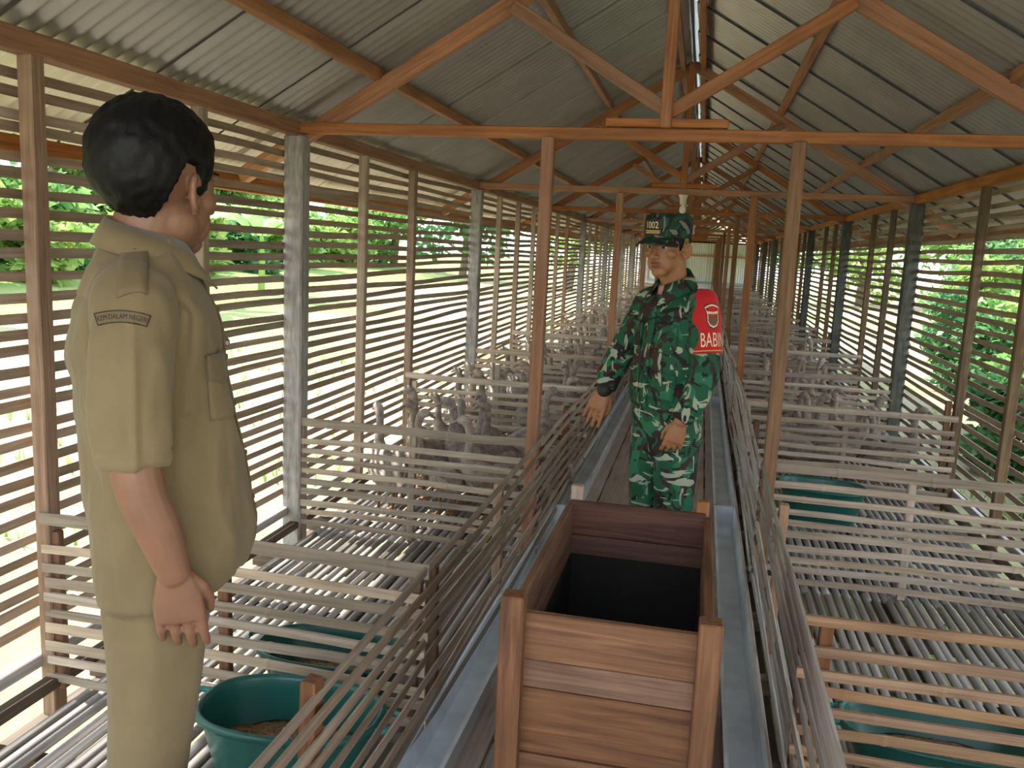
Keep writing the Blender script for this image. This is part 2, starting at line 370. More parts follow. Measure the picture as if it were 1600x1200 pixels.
# ------------------------------------------------------------------ bamboo pieces
def strip_mesh(name, L, wd, th, seed, seg=6, wob=0.006, mat=None):
    """split bamboo strip along X: bowed face, slight wave, thicker at its joints"""
    rg = random.Random(seed); rings = []
    nodes = [rg.uniform(-0.5, -0.1)*L, rg.uniform(0.05, 0.45)*L]
    xs = [(-0.5+i/seg)*L for i in range(seg+1)]
    for q in nodes: xs += [q-0.012, q, q+0.012]
    xs = sorted(xs); ph = rg.uniform(0, 6)
    w0 = rg.uniform(0.88, 1.1); w1 = rg.uniform(0.82, 1.1)
    for x in xs:
        f = x/L+0.5; ww = wd*(w0+(w1-w0)*f); tt = th
        if min(abs(x-q) for q in nodes) < 0.002: ww *= 1.10; tt *= 1.35
        dz = wob*math.sin(ph+5.2*f)+wob*0.5*math.sin(2*ph+11*f); dy = wob*0.6*math.sin(ph*1.3+4*f)
        rings.append([Vector((x, dy-tt*0.5, dz-ww/2)), Vector((x, dy+tt*0.35, dz-ww*0.42)), Vector((x, dy+tt*0.5, dz+ww*0.05)), Vector((x, dy+tt*0.30, dz+ww*0.44)), Vector((x, dy-tt*0.5, dz+ww/2))])
    V, Fc = loft_vf(rings); me = me_of(name, V, Fc)
    if mat: me.materials.append(mat)
    return me
def half_round_mesh(name, L, wd, ht, seed, mat, seg=7, wob=0.004):
    rg = random.Random(seed); rings = []; ph = rg.uniform(0, 6)
    for i in range(seg+1):
        f = i/seg; x = (f-0.5)*L; ww = wd*(1+0.07*math.sin(ph+3*f)); dy = wob*math.sin(ph+6*f); dz = wob*0.5*math.sin(ph*2+7*f)
        rings.append([Vector((x, dy-ww/2, dz-ht/2)), Vector((x, dy-ww*0.42, dz+ht*0.2)), Vector((x, dy, dz+ht/2)), Vector((x, dy+ww*0.42, dz+ht*0.2)), Vector((x, dy+ww/2, dz-ht/2))])
    V, Fc = loft_vf(rings); me = me_of(name, V, Fc, True); me.materials.append(mat); return me
SEG = BAY+0.06
wall_strips = [strip_mesh('wall_strip', SEG, 0.034, 0.009, i, 8, 0.007, M['wallslat_x']) for i in range(8)]
rail_strips_L = [strip_mesh('rail_strip', 1.29, 0.032, 0.010, 20+i, 4, 0.005, M['bamboo_x']) for i in range(6)]
rail_strips_R = [strip_mesh('rail_strip', 1.29, 0.032, 0.010, 30+i, 4, 0.005, M['bamboo_x']) for i in range(6)]
rail_strips_N = [strip_mesh('rail_strip', 1.29, 0.030, 0.010, 35+i, 4, 0.005, M['brownrail']) for i in range(6)]
top_rail = [strip_mesh('top_rail', 1.30, 0.042, 0.014, 40+i, 4, 0.004, M['bamboo_x']) for i in range(3)]
fence_strips = [strip_mesh('fence_strip', SEG, 0.027, 0.008, 50+i, 8, 0.010, M['fencebamboo_x']) for i in range(6)]
fence_strips_b = [strip_mesh('fence_strip', SEG, 0.038, 0.008, 60+i, 8, 0.014, M['bleached_x']) for i in range(6)]
floor_strips = [half_round_mesh('floor_strip', SEG, 0.031, 0.020, 70+i, M['greyfloor_x']) for i in range(6)]
RZ = PI/2

# ------------------------------------------------------------------ ground
NX, NY = 70, 60; V = []; Fc = []
for j in range(NY+1):
    for i in range(NX+1):
        x = -70+140*i/NX; y = -30+130*j/NY
        V.append((x, y, gz(x, y)+0.06*noise.noise((x*0.35, y*0.35, 0))))
for j in range(NY):
    for i in range(NX): a = j*(NX+1)+i; Fc.append((a, a+1, a+NX+2, a+NX+1))
g = obj('ground', me_of('ground', V, Fc, True), M['ground']); g['kind'] = 'structure'

# ------------------------------------------------------------------ floors
def slat_floor(name, x0, x1, label):
    fl = structure(name); fl['label'] = label
    n = round((x1-x0)/0.0445); far = Soup()
    for b in range(10):
        yc = Y1-2*BAY+0.9+BAY*0.5 + b*BAY if False else Y1-BAY*0.5+(b-1)*BAY
        for i in range(n):
            x = x0+(i+0.5)*(x1-x0)/n+R.uniform(-0.004, 0.004); me = floor_strips[R.randrange(6)]
            if b < 5 and b*n+i < 290:
                obj('bamboo_slat', me, None, fl, (x, yc, -0.010+R.uniform(-0.004, 0.002)), (R.uniform(-0.1, 0.1), 0, RZ if R.random() < 0.5 else -RZ))
            else:
                T = Matrix.Translation((x, yc, -0.011+R.uniform(-0.003, 0.002))) @ Matrix.Rotation(RZ, 4, 'Z')
                far.add([v.co for v in me.vertices], [tuple(p.vertices) for p in me.polygons], T)
    fo = obj('far_slats', me_of('far_slats', far.V, far.F, True), M['greyfloor_y'], fl); fo['kind'] = 'stuff'
    return fl
slat_floor('floor', XL+0.11, FL-0.01, 'floor of split bamboo slats under the left pens')
slat_floor('floor.001', FR+0.01, XR-0.10, 'floor of split bamboo slats under the right pens')
fa = structure('floor.002'); fa['label'] = 'plank floor of the narrow aisle between the troughs'
xb = [FL+0.02, -0.52, -0.30, -0.09, 0.12, FR-0.01]
for i in range(5):
    for k in range(10):
        yc = Y1-BAY*0.5+(k-1)*BAY+0.7*(i % 2)
        o = obj('floor_board', box_bm((xb[i+1]-xb[i]-0.010, BAY-0.008, 0.022), 0.003), M['aisle'], fa, (0.5*(xb[i]+xb[i+1]), yc, -0.012+R.uniform(-0.003, 0.002)))
for k in range(56):
    y = YS+0.1+k*0.582
    obj('joist', box_bm((XR-XL+0.1, 0.045, 0.07), 0), M['darkwood'], fa, (0.5*(XL+XR), y, -0.060))
for x in (XL, -1.35, FL, FR, 0.98, XR):
    beam('bearer', (x, YS, -0.14), (x, YE, -0.14), 0.06, 0.09, M['darkwood'], fa)

# ------------------------------------------------------------------ side walls
def side_wall(name, X, sgn, pitch, z0, label):
    wl = structure(name); wl['label'] = label
    xs = X+sgn*0.055
    n = int((ZP-0.05-z0)/pitch)+1
    for b in range(9):
        yc = Y1-BAY*0.5+(b-1)*BAY if b else Y1-1.5*BAY
        for i in range(n):
            z = z0+i*pitch+R.uniform(-0.008, 0.008)
            obj('bamboo_slat', wall_strips[R.randrange(8)], None, wl, (xs+R.uniform(-0.004, 0.004), yc, z), (0, R.uniform(-0.003, 0.003), RZ if sgn < 0 else -RZ))
    beam('wall_plate', (X, YS, ZP), (X, YE, ZP), 0.055, 0.07, M['timber_x'], wl)
    beam('sill_board', (X+sgn*0.03, YS, 0.095), (X+sgn*0.03, YE, 0.095), 0.03, 0.045, M['greyfloor_x'], wl)
    beam('sill_rail', (X-sgn*0.02, YS, 0.025), (X-sgn*0.02, YE, 0.025), 0.05, 0.035, M['darkwood'], wl)
    beam('eave_beam', (X+sgn*0.36, YS, ZP-0.36*SL-0.05), (X+sgn*0.36, YE, ZP-0.36*SL-0.05), 0.035, 0.085, M['timber_x'], wl)
    for k in range(-1, 9):
        y = Y1+k*BAY
        if y < YS: continue
        obj('post', box_bm((0.10, 0.095, ZP-0.03-ZG+0.15), 0.008), M['greypost'] if sgn < 0 else M['backlitpost'], wl, (X, y, (ZP-0.03+ZG-0.15)/2))
        for q, kind in ((0.245, 'stud'), (0.5, 'stud'), (0.755, 'stud')):
            if q == 0.755 and (k % 2 == 0 or sgn > 0): continue
            if y+q*BAY > YE: continue
            a = R.uniform(-0.008, 0.008)
            obj('stud', box_bm((0.05, 0.05 if q != 0.5 else 0.058, ZP-0.03+0.15), 0.004), M['studpale'] if (q != 0.5 and sgn < 0) else M['stud'] if sgn < 0 else M['backlitstud'], wl, (X-sgn*0.004, y+q*BAY, (ZP-0.03-0.15)/2), (a, 0, 0))
    return wl
side_wall('wall_left', XL, -1, 0.0605, 0.205, 'slatted left wall of horizontal bamboo strips between posts')
side_wall('wall_right', XR, 1, 0.068, 0.12, 'slatted right wall of horizontal bamboo strips between posts')

# ------------------------------------------------------------------ end wall
wb = structure('wall_back'); wb['label'] = 'far end wall of pale corrugated sheets with a blue rail'
def corrugated(name, width, length, wave=0.076, amp=0.011, per=6, mat=None, nl=1):
    """sheet in XY, ridges along Y"""
    n = int(round(width/wave*per)); V = []; Fc = []
    for k in range(nl+1):
        for i in range(n+1):
            V.append((-width/2+width*i/n, -length/2+length*k/nl, amp*math.cos(2*PI*i/per)))
    for k in range(nl):
        for i in range(n): a = k*(n+1)+i; Fc.append((a, a+1, a+n+2, a+n+1))
    me = me_of(name, V, Fc, True)
    if mat: me.materials.append(mat)
    return me
ws = corrugated('wall_sheet', 0.80, 1.0, mat=M['sheet_end'])
ns = 5
for i in range(ns):
    x = XL+0.36+i*(XR-XL-0.72)/(ns-1); zt = ZA-0.10-abs(x-XC)*SL*1.02-0.1
    o = obj('wall_sheet', ws, None, wb, (x, YE+0.05, zt/2), (PI/2, 0, 0)); o.scale = (1, zt+0.1, 1)
for z, mt in ((0.60, 'bluepaint'), (1.55, 'timber_x'), (ZP, 'timber_x')):
    beam('wall_rail', (XL, YE, z), (XR, YE, z), 0.05, 0.06, M[mt], wb)

# ------------------------------------------------------------------ roof
ce = structure('ceiling'); ce['label'] = 'pitched roof of corrugated metal sheets on orange timber trusses'
EAVE = 0.47
Lr = math.hypot(XC-XL+EAVE, (XC-XL+EAVE)*SL)-0.03
rs = corrugated('roof_sheet', 0.874, Lr, mat=M['sheet'], nl=4)
ang = math.atan(SL); SW = 0.76; ny = int((YE+0.3-YS+0.6)/SW)
for s in (-1, 1):
    for k in range(ny):
        y = YS-0.3+SW*(k+0.5)
        mx_ = XC+s*(0.035+(XC-XL+EAVE)/2-0.015); mz = ZA+0.075-abs(mx_-XC)*SL
        o = obj('roof_sheet', rs, None, ce)
        # sheet X -> world Y, sheet Y -> down slope
        dn = Vector((s*math.cos(ang), 0, -math.sin(ang))); yy = Vector((0, 1, 0)); nn = yy.cross(dn)
        if nn.z < 0: nn = -nn; yy = -yy
        o.matrix_basis = Matrix.Translation((mx_, y, mz)) @ Matrix((yy, dn, nn)).transposed().to_4x4() @ Matrix.Rotation(0.020*(-1 if s < 0 else 1), 4, 'Y')
cap_m = bm_of([(-0.13, YS-0.3, -0.075), (0, YS-0.3, 0.005), (0.13, YS-0.3, -0.075), (-0.13, YE+0.4, -0.075), (0, YE+0.4, 0.005), (0.13, YE+0.4, -0.075)], [(0, 1, 4, 3), (1, 2, 5, 4)])
obj('ridge_cap', cap_m, M['zinc'], ce, (XC, 0, ZA+0.125))
conduit = Soup(); conduit.tube([(XC-0.005, y, ZA+0.035+0.006*math.sin(y)) for y in [YS+i*(YE-YS)/24 for i in range(25)]], [0.013]*25, 8)
obj('conduit_pipe', me_of('conduit_pipe', conduit.V, conduit.F, True), M['zinc'], ce)
def rz_(x): return ZA-abs(x-XC)*SL
for x, hh in ((-1.60, 0.055), (-0.87, 0.055), (0.52, 0.055), (1.20, 0.055)):
    a = -ang if x > XC else ang
    o = beam('purlin', (x, YS, rz_(x)+0.028), (x, YE+0.2, rz_(x)+0.028), 0.045, hh, M['timber_x'], ce)
for x in (XC-0.085, XC+0.075):
    beam('ridge_purlin', (x, YS, ZA-0.055), (x, YE, ZA-0.055), 0.04, 0.07, M['timber_x'], ce)
trusses = []
for k in range(-1, 9):
    y = Y1+k*BAY
    if y < YS: continue
    tr = empty('roof_truss', (0, 0, 0)); tr.parent = ce
    j = R.uniform(-0.01, 0.01)
    beam('tie_beam', (XL-0.02, y, ZP+0.005), (XR+0.02, y, ZP+0.005+j), 0.05, 0.052, M['timber_x'], tr)
    for s in (-1, 1):
        xe = (XL-0.33) if s < 0 else (XR+0.33)
        beam('rafter', (xe, y+0.045, rz_(xe)-0.040), (XC+s*0.0, y+0.045, ZA-0.040), 0.05, 0.075, M['timber_x'], tr)
        beam('strut', (XC, y-0.01, ZP+0.10), (XC+s*0.74, y-0.01, rz_(XC+s*0.74)-0.07), 0.04, 0.06, M['timber_x'], tr)
    beam('king_post', (XC-0.012, y-0.03, ZP+0.03), (XC-0.012, y-0.03, ZA-0.04), 0.05, 0.06, M['timber_x'], tr)
    beam('splice_plank', (XC-0.28, y-0.02, ZP+0.052), (XC+0.26, y-0.02, ZP+0.052), 0.05, 0.036, M['timber_x'], tr)
    if k >= 0:
        for x, mt in ((FL-0.030, 'timber_x'), (FR+0.028, 'timber_x')):
            dx = R.uniform(-0.01, 0.01)
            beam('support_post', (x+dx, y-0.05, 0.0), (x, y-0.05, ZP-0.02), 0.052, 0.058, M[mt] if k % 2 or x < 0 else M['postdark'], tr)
    trusses.append(tr)

# ------------------------------------------------------------------ aisle fences
def aisle_fence(name, X, meshes, sgn, label, ns=10, z0=0.075, top=0.575):
    f = empty(name, (X, Y1, 0)); tag(f, label, 'fence')
    for b in range(9):
        yc = -BAY*0.5+(b-1)*BAY
        for i in range(ns):
            z = z0+(top-z0)*i/(ns-1)+R.uniform(-0.007, 0.007)
            dx = 0.0
            mm = meshes if not (sgn > 0 and b < 1) else fence_strips
            obj('bamboo_strip', mm[R.randrange(len(mm))], None, f, (sgn*R.uniform(-0.006, 0.004), yc, z), (0, R.uniform(-0.003, 0.003), RZ if R.random() < 0.5 else -RZ))
    yy = -2*BAY+1.0
    k = 0
    while yy < 7.9*BAY:
        if True:
            h = R.uniform(0.55, 0.60) if k % 2 == 0 else R.uniform(0.50, 0.56)
            if k == 5 and sgn < 0: h = 0.53
            obj('fence_post', box_bm((0.035, 0.045, h), 0.004), M['board_z'] if k % 3 else M['stud'], f, (sgn*0.030, yy, h/2), (0, R.uniform(-0.03, 0.03), R.uniform(-0.1, 0.1)))
        yy += 0.8735; k += 1
    return f
aisle_fence('aisle_fence', FL, fence_strips, -1, 'long low fence of brown bamboo strips along the left trough')
aisle_fence('aisle_fence.001', FR, fence_strips_b, 1, 'long low fence of bleached bamboo strips along the right trough')

# ------------------------------------------------------------------ pen partitions
desc = {(-1, 0): 'low bamboo partition right behind the khaki clad man and the first green tub',
        (-1, 1): 'low bamboo partition from the grey wall post, ducks crowding just behind it',
        (-1, 2): 'low bamboo partition with an orange stud at its wall end, behind the first ducks',
        (1, 0): 'nearest low bamboo partition of the right pens, crossing before a half hidden green tub',
        (1, 1): 'low bamboo partition of the right pens with a green tub just behind it',
        (1, 2): 'low bamboo partition in front of the first brown ducks of the right pens'}
for s in (-1, 1):
    x0, x1 = (XL+0.03, FL-0.02) if s < 0 else (FR+0.02, XR-0.03)
    k = 0
    while True:
        y = Y1-BAY/2+k*BAY/2
        if y > YE-1: break
        p = empty('pen_partition', ((x0+x1)/2, y-0.03, 0))
        if (s, k) in desc: tag(p, desc[(s, k)], 'partition')
        elif s < 0: tag(p, 'low bamboo partition among the receding far pens of the left side', 'partition', 'far left pen partitions')
        else: tag(p, 'low bamboo partition among the receding far pens of the right side', 'partition', 'far right pen partitions')
        n = 10; ms = rail_strips_L if s < 0 else rail_strips_R if k else rail_strips_N
        hN = R.uniform(-0.01, 0.015)
        for i in range(n):
            z = 0.04+(0.50+hN)*i/(n-1)*1.0+R.uniform(-0.006, 0.006)
            mm = ms[R.randrange(6)] if i < n-1 or (s > 0 and k == 0) else top_rail[R.randrange(3)]
            zz = z if i < n-1 else 0.575+hN
            obj('bamboo_rail', mm, None, p, (R.uniform(-0.01, 0.01), R.uniform(-0.004, 0.004), zz), (0, R.uniform(-0.012, 0.012), PI if R.random() < 0.5 else 0))
        for q in (-0.60, 0.0, 0.60):
            h = 0.53+R.uniform(0.0, 0.04)+(0.13 if k > 1 and (q == 0.0 if s < 0 else q > 0) and (k < 4 or k % 2) else 0)
            obj('partition_post', box_bm((0.035, 0.03, h), 0.003), M['board_z'] if (q > 0 or k == 0) else M['bamboo_z'], p, (q*(x1-x0)/1.25+R.uniform(-0.02, 0.02), 0.026, h/2-0.0), (0, R.uniform(-0.02, 0.02), 0))
        k += 1

# ------------------------------------------------------------------ feed troughs
def trough_mesh(L, wd=0.112, dp=0.085):
    """square gutter along Y with rolled rims and closed ends"""
    t_ = 0.004; prof = [(-wd/2-0.009, dp-0.012), (-wd/2-0.009, dp), (-wd/2+0.004, dp), (-wd/2+0.010, 0.006), (wd/2-0.010, 0.006), (wd/2-0.004, dp), (wd/2+0.009, dp), (wd/2+0.009, dp-0.012), (wd/2, dp-0.010), (wd/2-0.006, 0), (-wd/2+0.006, 0), (-wd/2, dp-0.010)]
    rings = [[Vector((x, y, z)) for x, z in prof] for y in (-L/2, L/2)]
    V, Fc = loft_vf(rings, False)
    bm = bm_of(V, Fc)
    for y in (-L/2+0.004, L/2-0.004): add_box(bm, (0, y, dp*0.5), (wd-0.012, 0.006, dp*0.92))
    return bm
tl = [(1, -0.65, -0.6, 3.6), (1, -0.65, 3.62, 16.0), (1, -0.65, 16.02, 31)]
names = ['grey blue gutter trough along the left fence beside the wooden box', 'long grey blue gutter trough beyond the wooden box on the left of the soldier', 'far grey blue gutter trough along the end of the left fence',
         'grey blue gutter trough along the right fence beside the wooden box', 'grey blue gutter trough beside the legs of the soldier', 'far grey blue gutter trough along the right fence behind the soldier']
for i, (x, ya, yb) in enumerate([(-0.648, -0.9, 4.6), (-0.648, 4.62, 16.0), (-0.648, 16.02, 31), (0.226, -0.9, 4.93), (0.226, 4.95, 8.9), (0.226, 8.92, 31)]):
    o = obj('feed_trough', trough_mesh(yb-ya, 0.118 if i < 3 else 0.105, 0.10), M['gutter'], None, (x, (ya+yb)/2, 0.002)); tag(o, names[i], 'trough')

# ------------------------------------------------------------------ wooden box
bx0, bx1, by0, by1, bzt = -0.383, 0.090, 1.84, 2.80, 0.672
bt = empty('wooden_box', ((bx0+bx1)/2, (by0+by1)/2, 0)); tag(bt, 'open topped wooden plank box with corner posts standing in the aisle', 'box')
cxb, cyb = (bx0+bx1)/2, (by0+by1)/2
rows = [(0.02, 0.17), (0.174, 0.32), (0.324, 0.485), (0.488, 0.555), (0.558, bzt)]
for zi, (za, zb) in enumerate(rows):
    j = R.uniform(-0.003, 0.003)
    obj('front_board', box_bm((bx1-bx0-0.04, 0.022, zb-za), 0.003), M['board_x'], bt, (j*2, by0-cyb+0.03+j, (za+zb)/2))
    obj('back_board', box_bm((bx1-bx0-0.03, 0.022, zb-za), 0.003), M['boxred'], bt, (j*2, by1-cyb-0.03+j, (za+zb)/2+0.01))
    for s in (-1, 1):
        obj('side_board', box_bm((0.022, by1-by0-0.05, zb-za), 0.003), M['board_y'], bt, (s*((bx1-bx0)/2-0.012), j, (za+zb)/2))
for x, y, h, mt, w_ in ((bx0+0.020, by0+0.0, bzt+0.05, 'board_z', 0.054), (bx1-0.012, by0+0.0, bzt+0.045, 'board_z', 0.052), (bx0+0.03, by1+0.0, bzt+0.055, 'bamboo_z', 0.04), (bx1-0.03, by1+0.0, bzt+0.045, 'timber_z', 0.04)):
    obj('corner_post', box_bm((w_, w_, h), 0.004), M[mt], bt, (x-cxb, y-cyb, h/2), (0, 0, 0.02))
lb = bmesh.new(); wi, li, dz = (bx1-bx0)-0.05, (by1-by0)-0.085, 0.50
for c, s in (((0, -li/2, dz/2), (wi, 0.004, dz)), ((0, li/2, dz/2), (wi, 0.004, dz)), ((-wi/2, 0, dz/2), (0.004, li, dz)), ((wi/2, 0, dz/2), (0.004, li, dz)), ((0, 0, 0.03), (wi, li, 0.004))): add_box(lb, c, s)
lo = obj('inner_panels', lb, M['boxinside'], bt); lo['label'] = 'near black panels over the inside below the top boards'  # thin near-black panels on the inner faces, below the top boards

# ------------------------------------------------------------------ tubs with feed
def tub(cx, cy, rx, ry, h, rz, label, feed_label=None, z=0.0, fh=0.3):
    t = empty('feed_tub', (cx, cy, z+0.003), rz); tag(t, label, 'tub', 'green feed tubs')
    prof = [(0.02, 0.0), (0.72, 0.0), (0.76, 0.012), (0.93, 0.86), (0.945, 0.90), (1.0, 0.905), (1.01, 0.955), (0.985, 1.0), (0.95, 1.0), (0.925, 0.94), (0.90, 0.84), (0.73, 0.05), (0.70, 0.03), (0.02, 0.03)]
    V, Fc = loft_vf([sup_ring(0, 0, q*h if q > 0.02 else q, k*rx, k*ry+(k-1)*0.0, 40, 2.6) for k, q in prof])
    obj('basin', me_of('basin', V, Fc, True), M['tub'], t)
    for s in (-1, 1):
        hb = Soup(); hb.tube([(s*(rx*0.98), -0.05, h*0.93), (s*(rx+0.035), -0.035, h*0.95), (s*(rx+0.04), 0.035, h*0.95), (s*(rx*0.98), 0.05, h*0.93)], [0.009]*4, 8, sub=3)
        obj('handle', me_of('handle', hb.V, hb.F, True), M['tubdark'], t)
    if feed_label:
        zz = fh*h; kk = 0.74+0.17*fh
        rings = []
        for q in (0.02, 0.3, 0.6, 0.85, 1.0):
            rings.append([Vector((p.x, p.y, zz+0.03*(1-q)**1.2*1.0+0.010*noise.noise((p.x*25, p.y*25, 3)))) for p in sup_ring(0.05*rx*(1-q), 0, 0, kk*rx*q, kk*ry*q, 32, 2.6)])
        V, Fc = loft_vf(rings, True)
        o = obj('grain_feed', me_of('grain_feed', V, Fc, True), M['feed'], None, (cx, cy, z+0.004), (0, 0, rz)); o['kind'] = 'stuff'; tag(o, feed_label, 'feed')
    return t
tub(-1.015, 2.045, 0.26, 0.165, 0.225, 0.06, 'green oval plastic tub standing in front of the first partition', 'brown grain feed heaped in the nearest green tub', fh=0.42)
tub(-1.10, 2.525, 0.265, 0.15, 0.165, 0.02, 'green oval plastic tub just behind the rails of the first partition', 'brown grain feed in the tub behind the rails')
tub(0.80, 2.60, 0.30, 0.165, 0.15, -0.06, 'green oval tub behind the nearest rails of the right pens', 'brown feed in the near right tub')
tub(0.78, 5.18, 0.25, 0.17, 0.22, -0.15, 'green oval tub behind the rails, in the pen right of the soldier', None)
tub(-0.98, 8.25, 0.22, 0.15, 0.22, 0.1, 'small distant green tub among the ducks left of the soldier', None)

# ------------------------------------------------------------------ bulbs
def lathe(profile, n=20):
    return loft_vf([[Vector((r*math.cos(2*PI*j/n), r*math.sin(2*PI*j/n), z)) for j in range(n)] for r, z in profile])
blab = ['white bulb in a cream socket under the second tie beam above the soldier', 'small white bulb under the third tie beam', 'tiny distant white bulb under the fourth tie beam']
for i, k in enumerate((1, 2, 3)):
    y = Y1+k*BAY-0.06; z = ZP-0.02 if i == 0 else ZP-0.021
    b_ = empty('light_bulb', (XC-0.008, y+0.035, z)); tag(b_, blab[i], 'bulb')
    V, Fc = lathe([(0.002, 0.0), (0.040, 0.0), (0.043, -0.006), (0.034, -0.02), (0.028, -0.04), (0.027, -0.075), (0.024, -0.08), (0.002, -0.08)])
    obj('lamp_socket', me_of('lamp_socket', V, Fc, True), M['socket'], b_)
    V, Fc = lathe([(0.012, -0.078), (0.015, -0.088), (0.024, -0.103), (0.029, -0.12), (0.027, -0.136), (0.018, -0.149), (0.006, -0.155), (0.001, -0.1555)])
    obj('glass_bulb', me_of('glass_bulb', V, Fc, True), M['bulb'], b_)

# ------------------------------------------------------------------ trees beyond the walls
def leaf_cloud(blobs, n, size, rg, droop=0.3):
    V = []; Fc = []
    tot = sum(b[3] for b in blobs)
    for c in blobs:
        for _ in range(int(n*c[3]/tot)):
            d = Vector((rg.gauss(0, 1), rg.gauss(0, 1), rg.gauss(0, 1))).normalized()*rg.uniform(0.45, 1.0)**0.6
            p = Vector((c[0]+d.x*c[4], c[1]+d.y*c[4], c[2]+d.z*c[5]))
            a = Vector((rg.gauss(0, 1), rg.gauss(0, 1), rg.gauss(-droop, 0.6))).normalized()
            s = a.cross(Vector((rg.gauss(0, 1), rg.gauss(0, 1), rg.gauss(0, 1)))).normalized()
            L = size*rg.uniform(0.6, 1.3); wd = L*0.26; up = a.cross(s)*L*0.1
            o = len(V)
            V += [p, p+a*L*0.45+s*wd+up, p+a*L-up, p+a*L*0.45-s*wd+up]
            Fc.append((o, o+1, o+2, o+3))
    return V, Fc
def tree(name, x, y, h, spread, leaf, nleaf, mat, label, group, rg, cat='tree', low=0.15):
    z0 = gz(x, y)-0.05
    t = empty(name, (x, y, z0)); tag(t, label, cat, group)
    s = Soup(); tip = Vector((rg.uniform(-0.1, 0.1)*h, rg.uniform(-0.1, 0.1)*h, h*0.8))
    pts = [Vector((0, 0, 0)), tip*0.35+Vector((rg.uniform(-.05, .05)*h, 0, 0)), tip*0.7, tip]
    r = 0.022*h
    s.tube(pts, [r*1.2, r, r*0.6, r*0.25], 8, sub=2)
    bl = []
    for _ in range(9):
        a = rg.uniform(0, 2*PI); q = rg.uniform(0.1, 1)*spread; zz = rg.uniform(low, 0.98)*h
        k = 1-0.5*abs(zz/h-0.55)
        c = Vector((q*k*math.cos(a), q*k*math.sin(a), zz)); rad = spread*rg.uniform(0.35, 0.6)
        bl.append((c.x, c.y, c.z, rad*rad, rad, rad*0.75))
        base = tip*min(0.95, max(0.15, zz/h*0.9))
        s.tube([base, (base+c)/2+Vector((0, 0, 0.03*h)), c], [r*0.4, r*0.3, r*0.12], 6)
    obj('trunk', me_of('trunk', s.V, s.F, True), M['bark'], t)
    V, Fc = leaf_cloud(bl, nleaf, leaf, rg)
    f = obj('foliage', me_of('foliage', V, Fc, True), mat, t); f['kind'] = 'stuff'
    return t
rt = random.Random(11)
ORD = ['first', 'second', 'third', 'fourth', 'fifth', 'sixth', 'seventh', 'eighth', 'ninth', 'tenth', 'eleventh', 'twelfth', 'thirteenth', 'fourteenth', 'fifteenth', 'sixteenth', 'seventeenth', 'eighteenth', 'nineteenth', 'twentieth', 'twenty first', 'twenty second', 'twenty third', 'twenty fourth']
KIND3 = ['mid green', 'pale yellow green', 'deep green']
for i in range(17):
    y = 0.5+i*3.6+rt.uniform(-0.8, 0.8); x = -24-0.12*y+rt.uniform(-3.5, 2.0)
    tree('leafy_tree', x, y, rt.uniform(5.5, 9.5), rt.uniform(2.4, 3.4), 0.58, 3800, M[['leaf', 'leaf2', 'leaf3'][i % 3]],
         KIND3[i % 3]+' leafy tree beyond the left slats, '+ORD[i]+' from the near end', 'trees beyond the left wall', rt, low=0.05)
for i in range(24):
    y = 2.5+i*2.0+rt.uniform(-0.5, 0.5); x = -16.5-0.05*y+rt.uniform(-1.2, 1.2)
    hh = rt.uniform(1.6, 3.0)
    tree('bush', x, y, hh, hh*0.62, 0.40, 1800, M[['leaf2', 'leaf', 'leaf3', 'leaf2'][i % 4]],
         'leafy bush before the trees beyond the left slats, '+ORD[i]+' from the near end', 'bushes beyond the left wall', rt, 'bush', 0.12)
for i in range(14):
    y = 12.0+i*2.6+rt.uniform(-0.7, 0.7); x = 3.6+0.26*y+(2.2 if i % 2 else 0)+rt.uniform(-0.5, 0.8)
    tree('leafy_tree', x, y, rt.uniform(4.5, 7.5), rt.uniform(1.8, 2.6), 0.34, 5200, M[['leaf3', 'leaf', 'leaf2'][i % 3]],
         ['deep green', 'mid green', 'pale yellow green'][i % 3]+' leafy tree beyond the right slats, '+ORD[i]+' from the near end', 'trees beyond the right wall', rt, low=0.05)
for i in range(8):
    x = -18+i*5.2+rt.uniform(-1, 1); y = 46+rt.uniform(-3, 4)
    tree('leafy_tree', x, y, rt.uniform(7, 10), 3.2, 0.5, 1800, M[['leaf', 'leaf3', 'leaf2'][i % 3]], 'tree behind the far end of the shed, '+ORD[i]+' from the left side', 'trees behind the far end', rt)
BU = [(4.6, 4.2, 2.4), (5.2, 6.4, 2.8), (3.05, 7.6, 0.9), (3.7, 8.6, 1.5), (4.6, 9.3, 2.6), (3.4, 10.0, 1.1), (4.2, 11.0, 1.9), (5.2, 12.0, 3.0), (4.3, 13.3, 1.6), (5.3, 14.6, 2.6), (4.8, 16.2, 1.7), (6.2, 17.4, 3.2), (5.7, 19.4, 2.2), (7.0, 20.5, 3.2), (6.6, 23.0, 2.4), (8.0, 25.0, 3.4), (7.8, 28.0, 2.6), (9.2, 31.0, 3.4)]
for i, (x, y, hh) in enumerate(BU):
    tree('bush', x, y, hh, hh*0.44, 0.17, 2600, M[['leaf3', 'leaf', 'leaf2', 'leaf3', 'leaf'][i % 5]],
         ('tall' if hh > 2.2 else 'low')+' leafy bush outside the right slats, '+ORD[i]+' from the near end', 'bushes outside the right wall', rt, 'bush', 0.1)
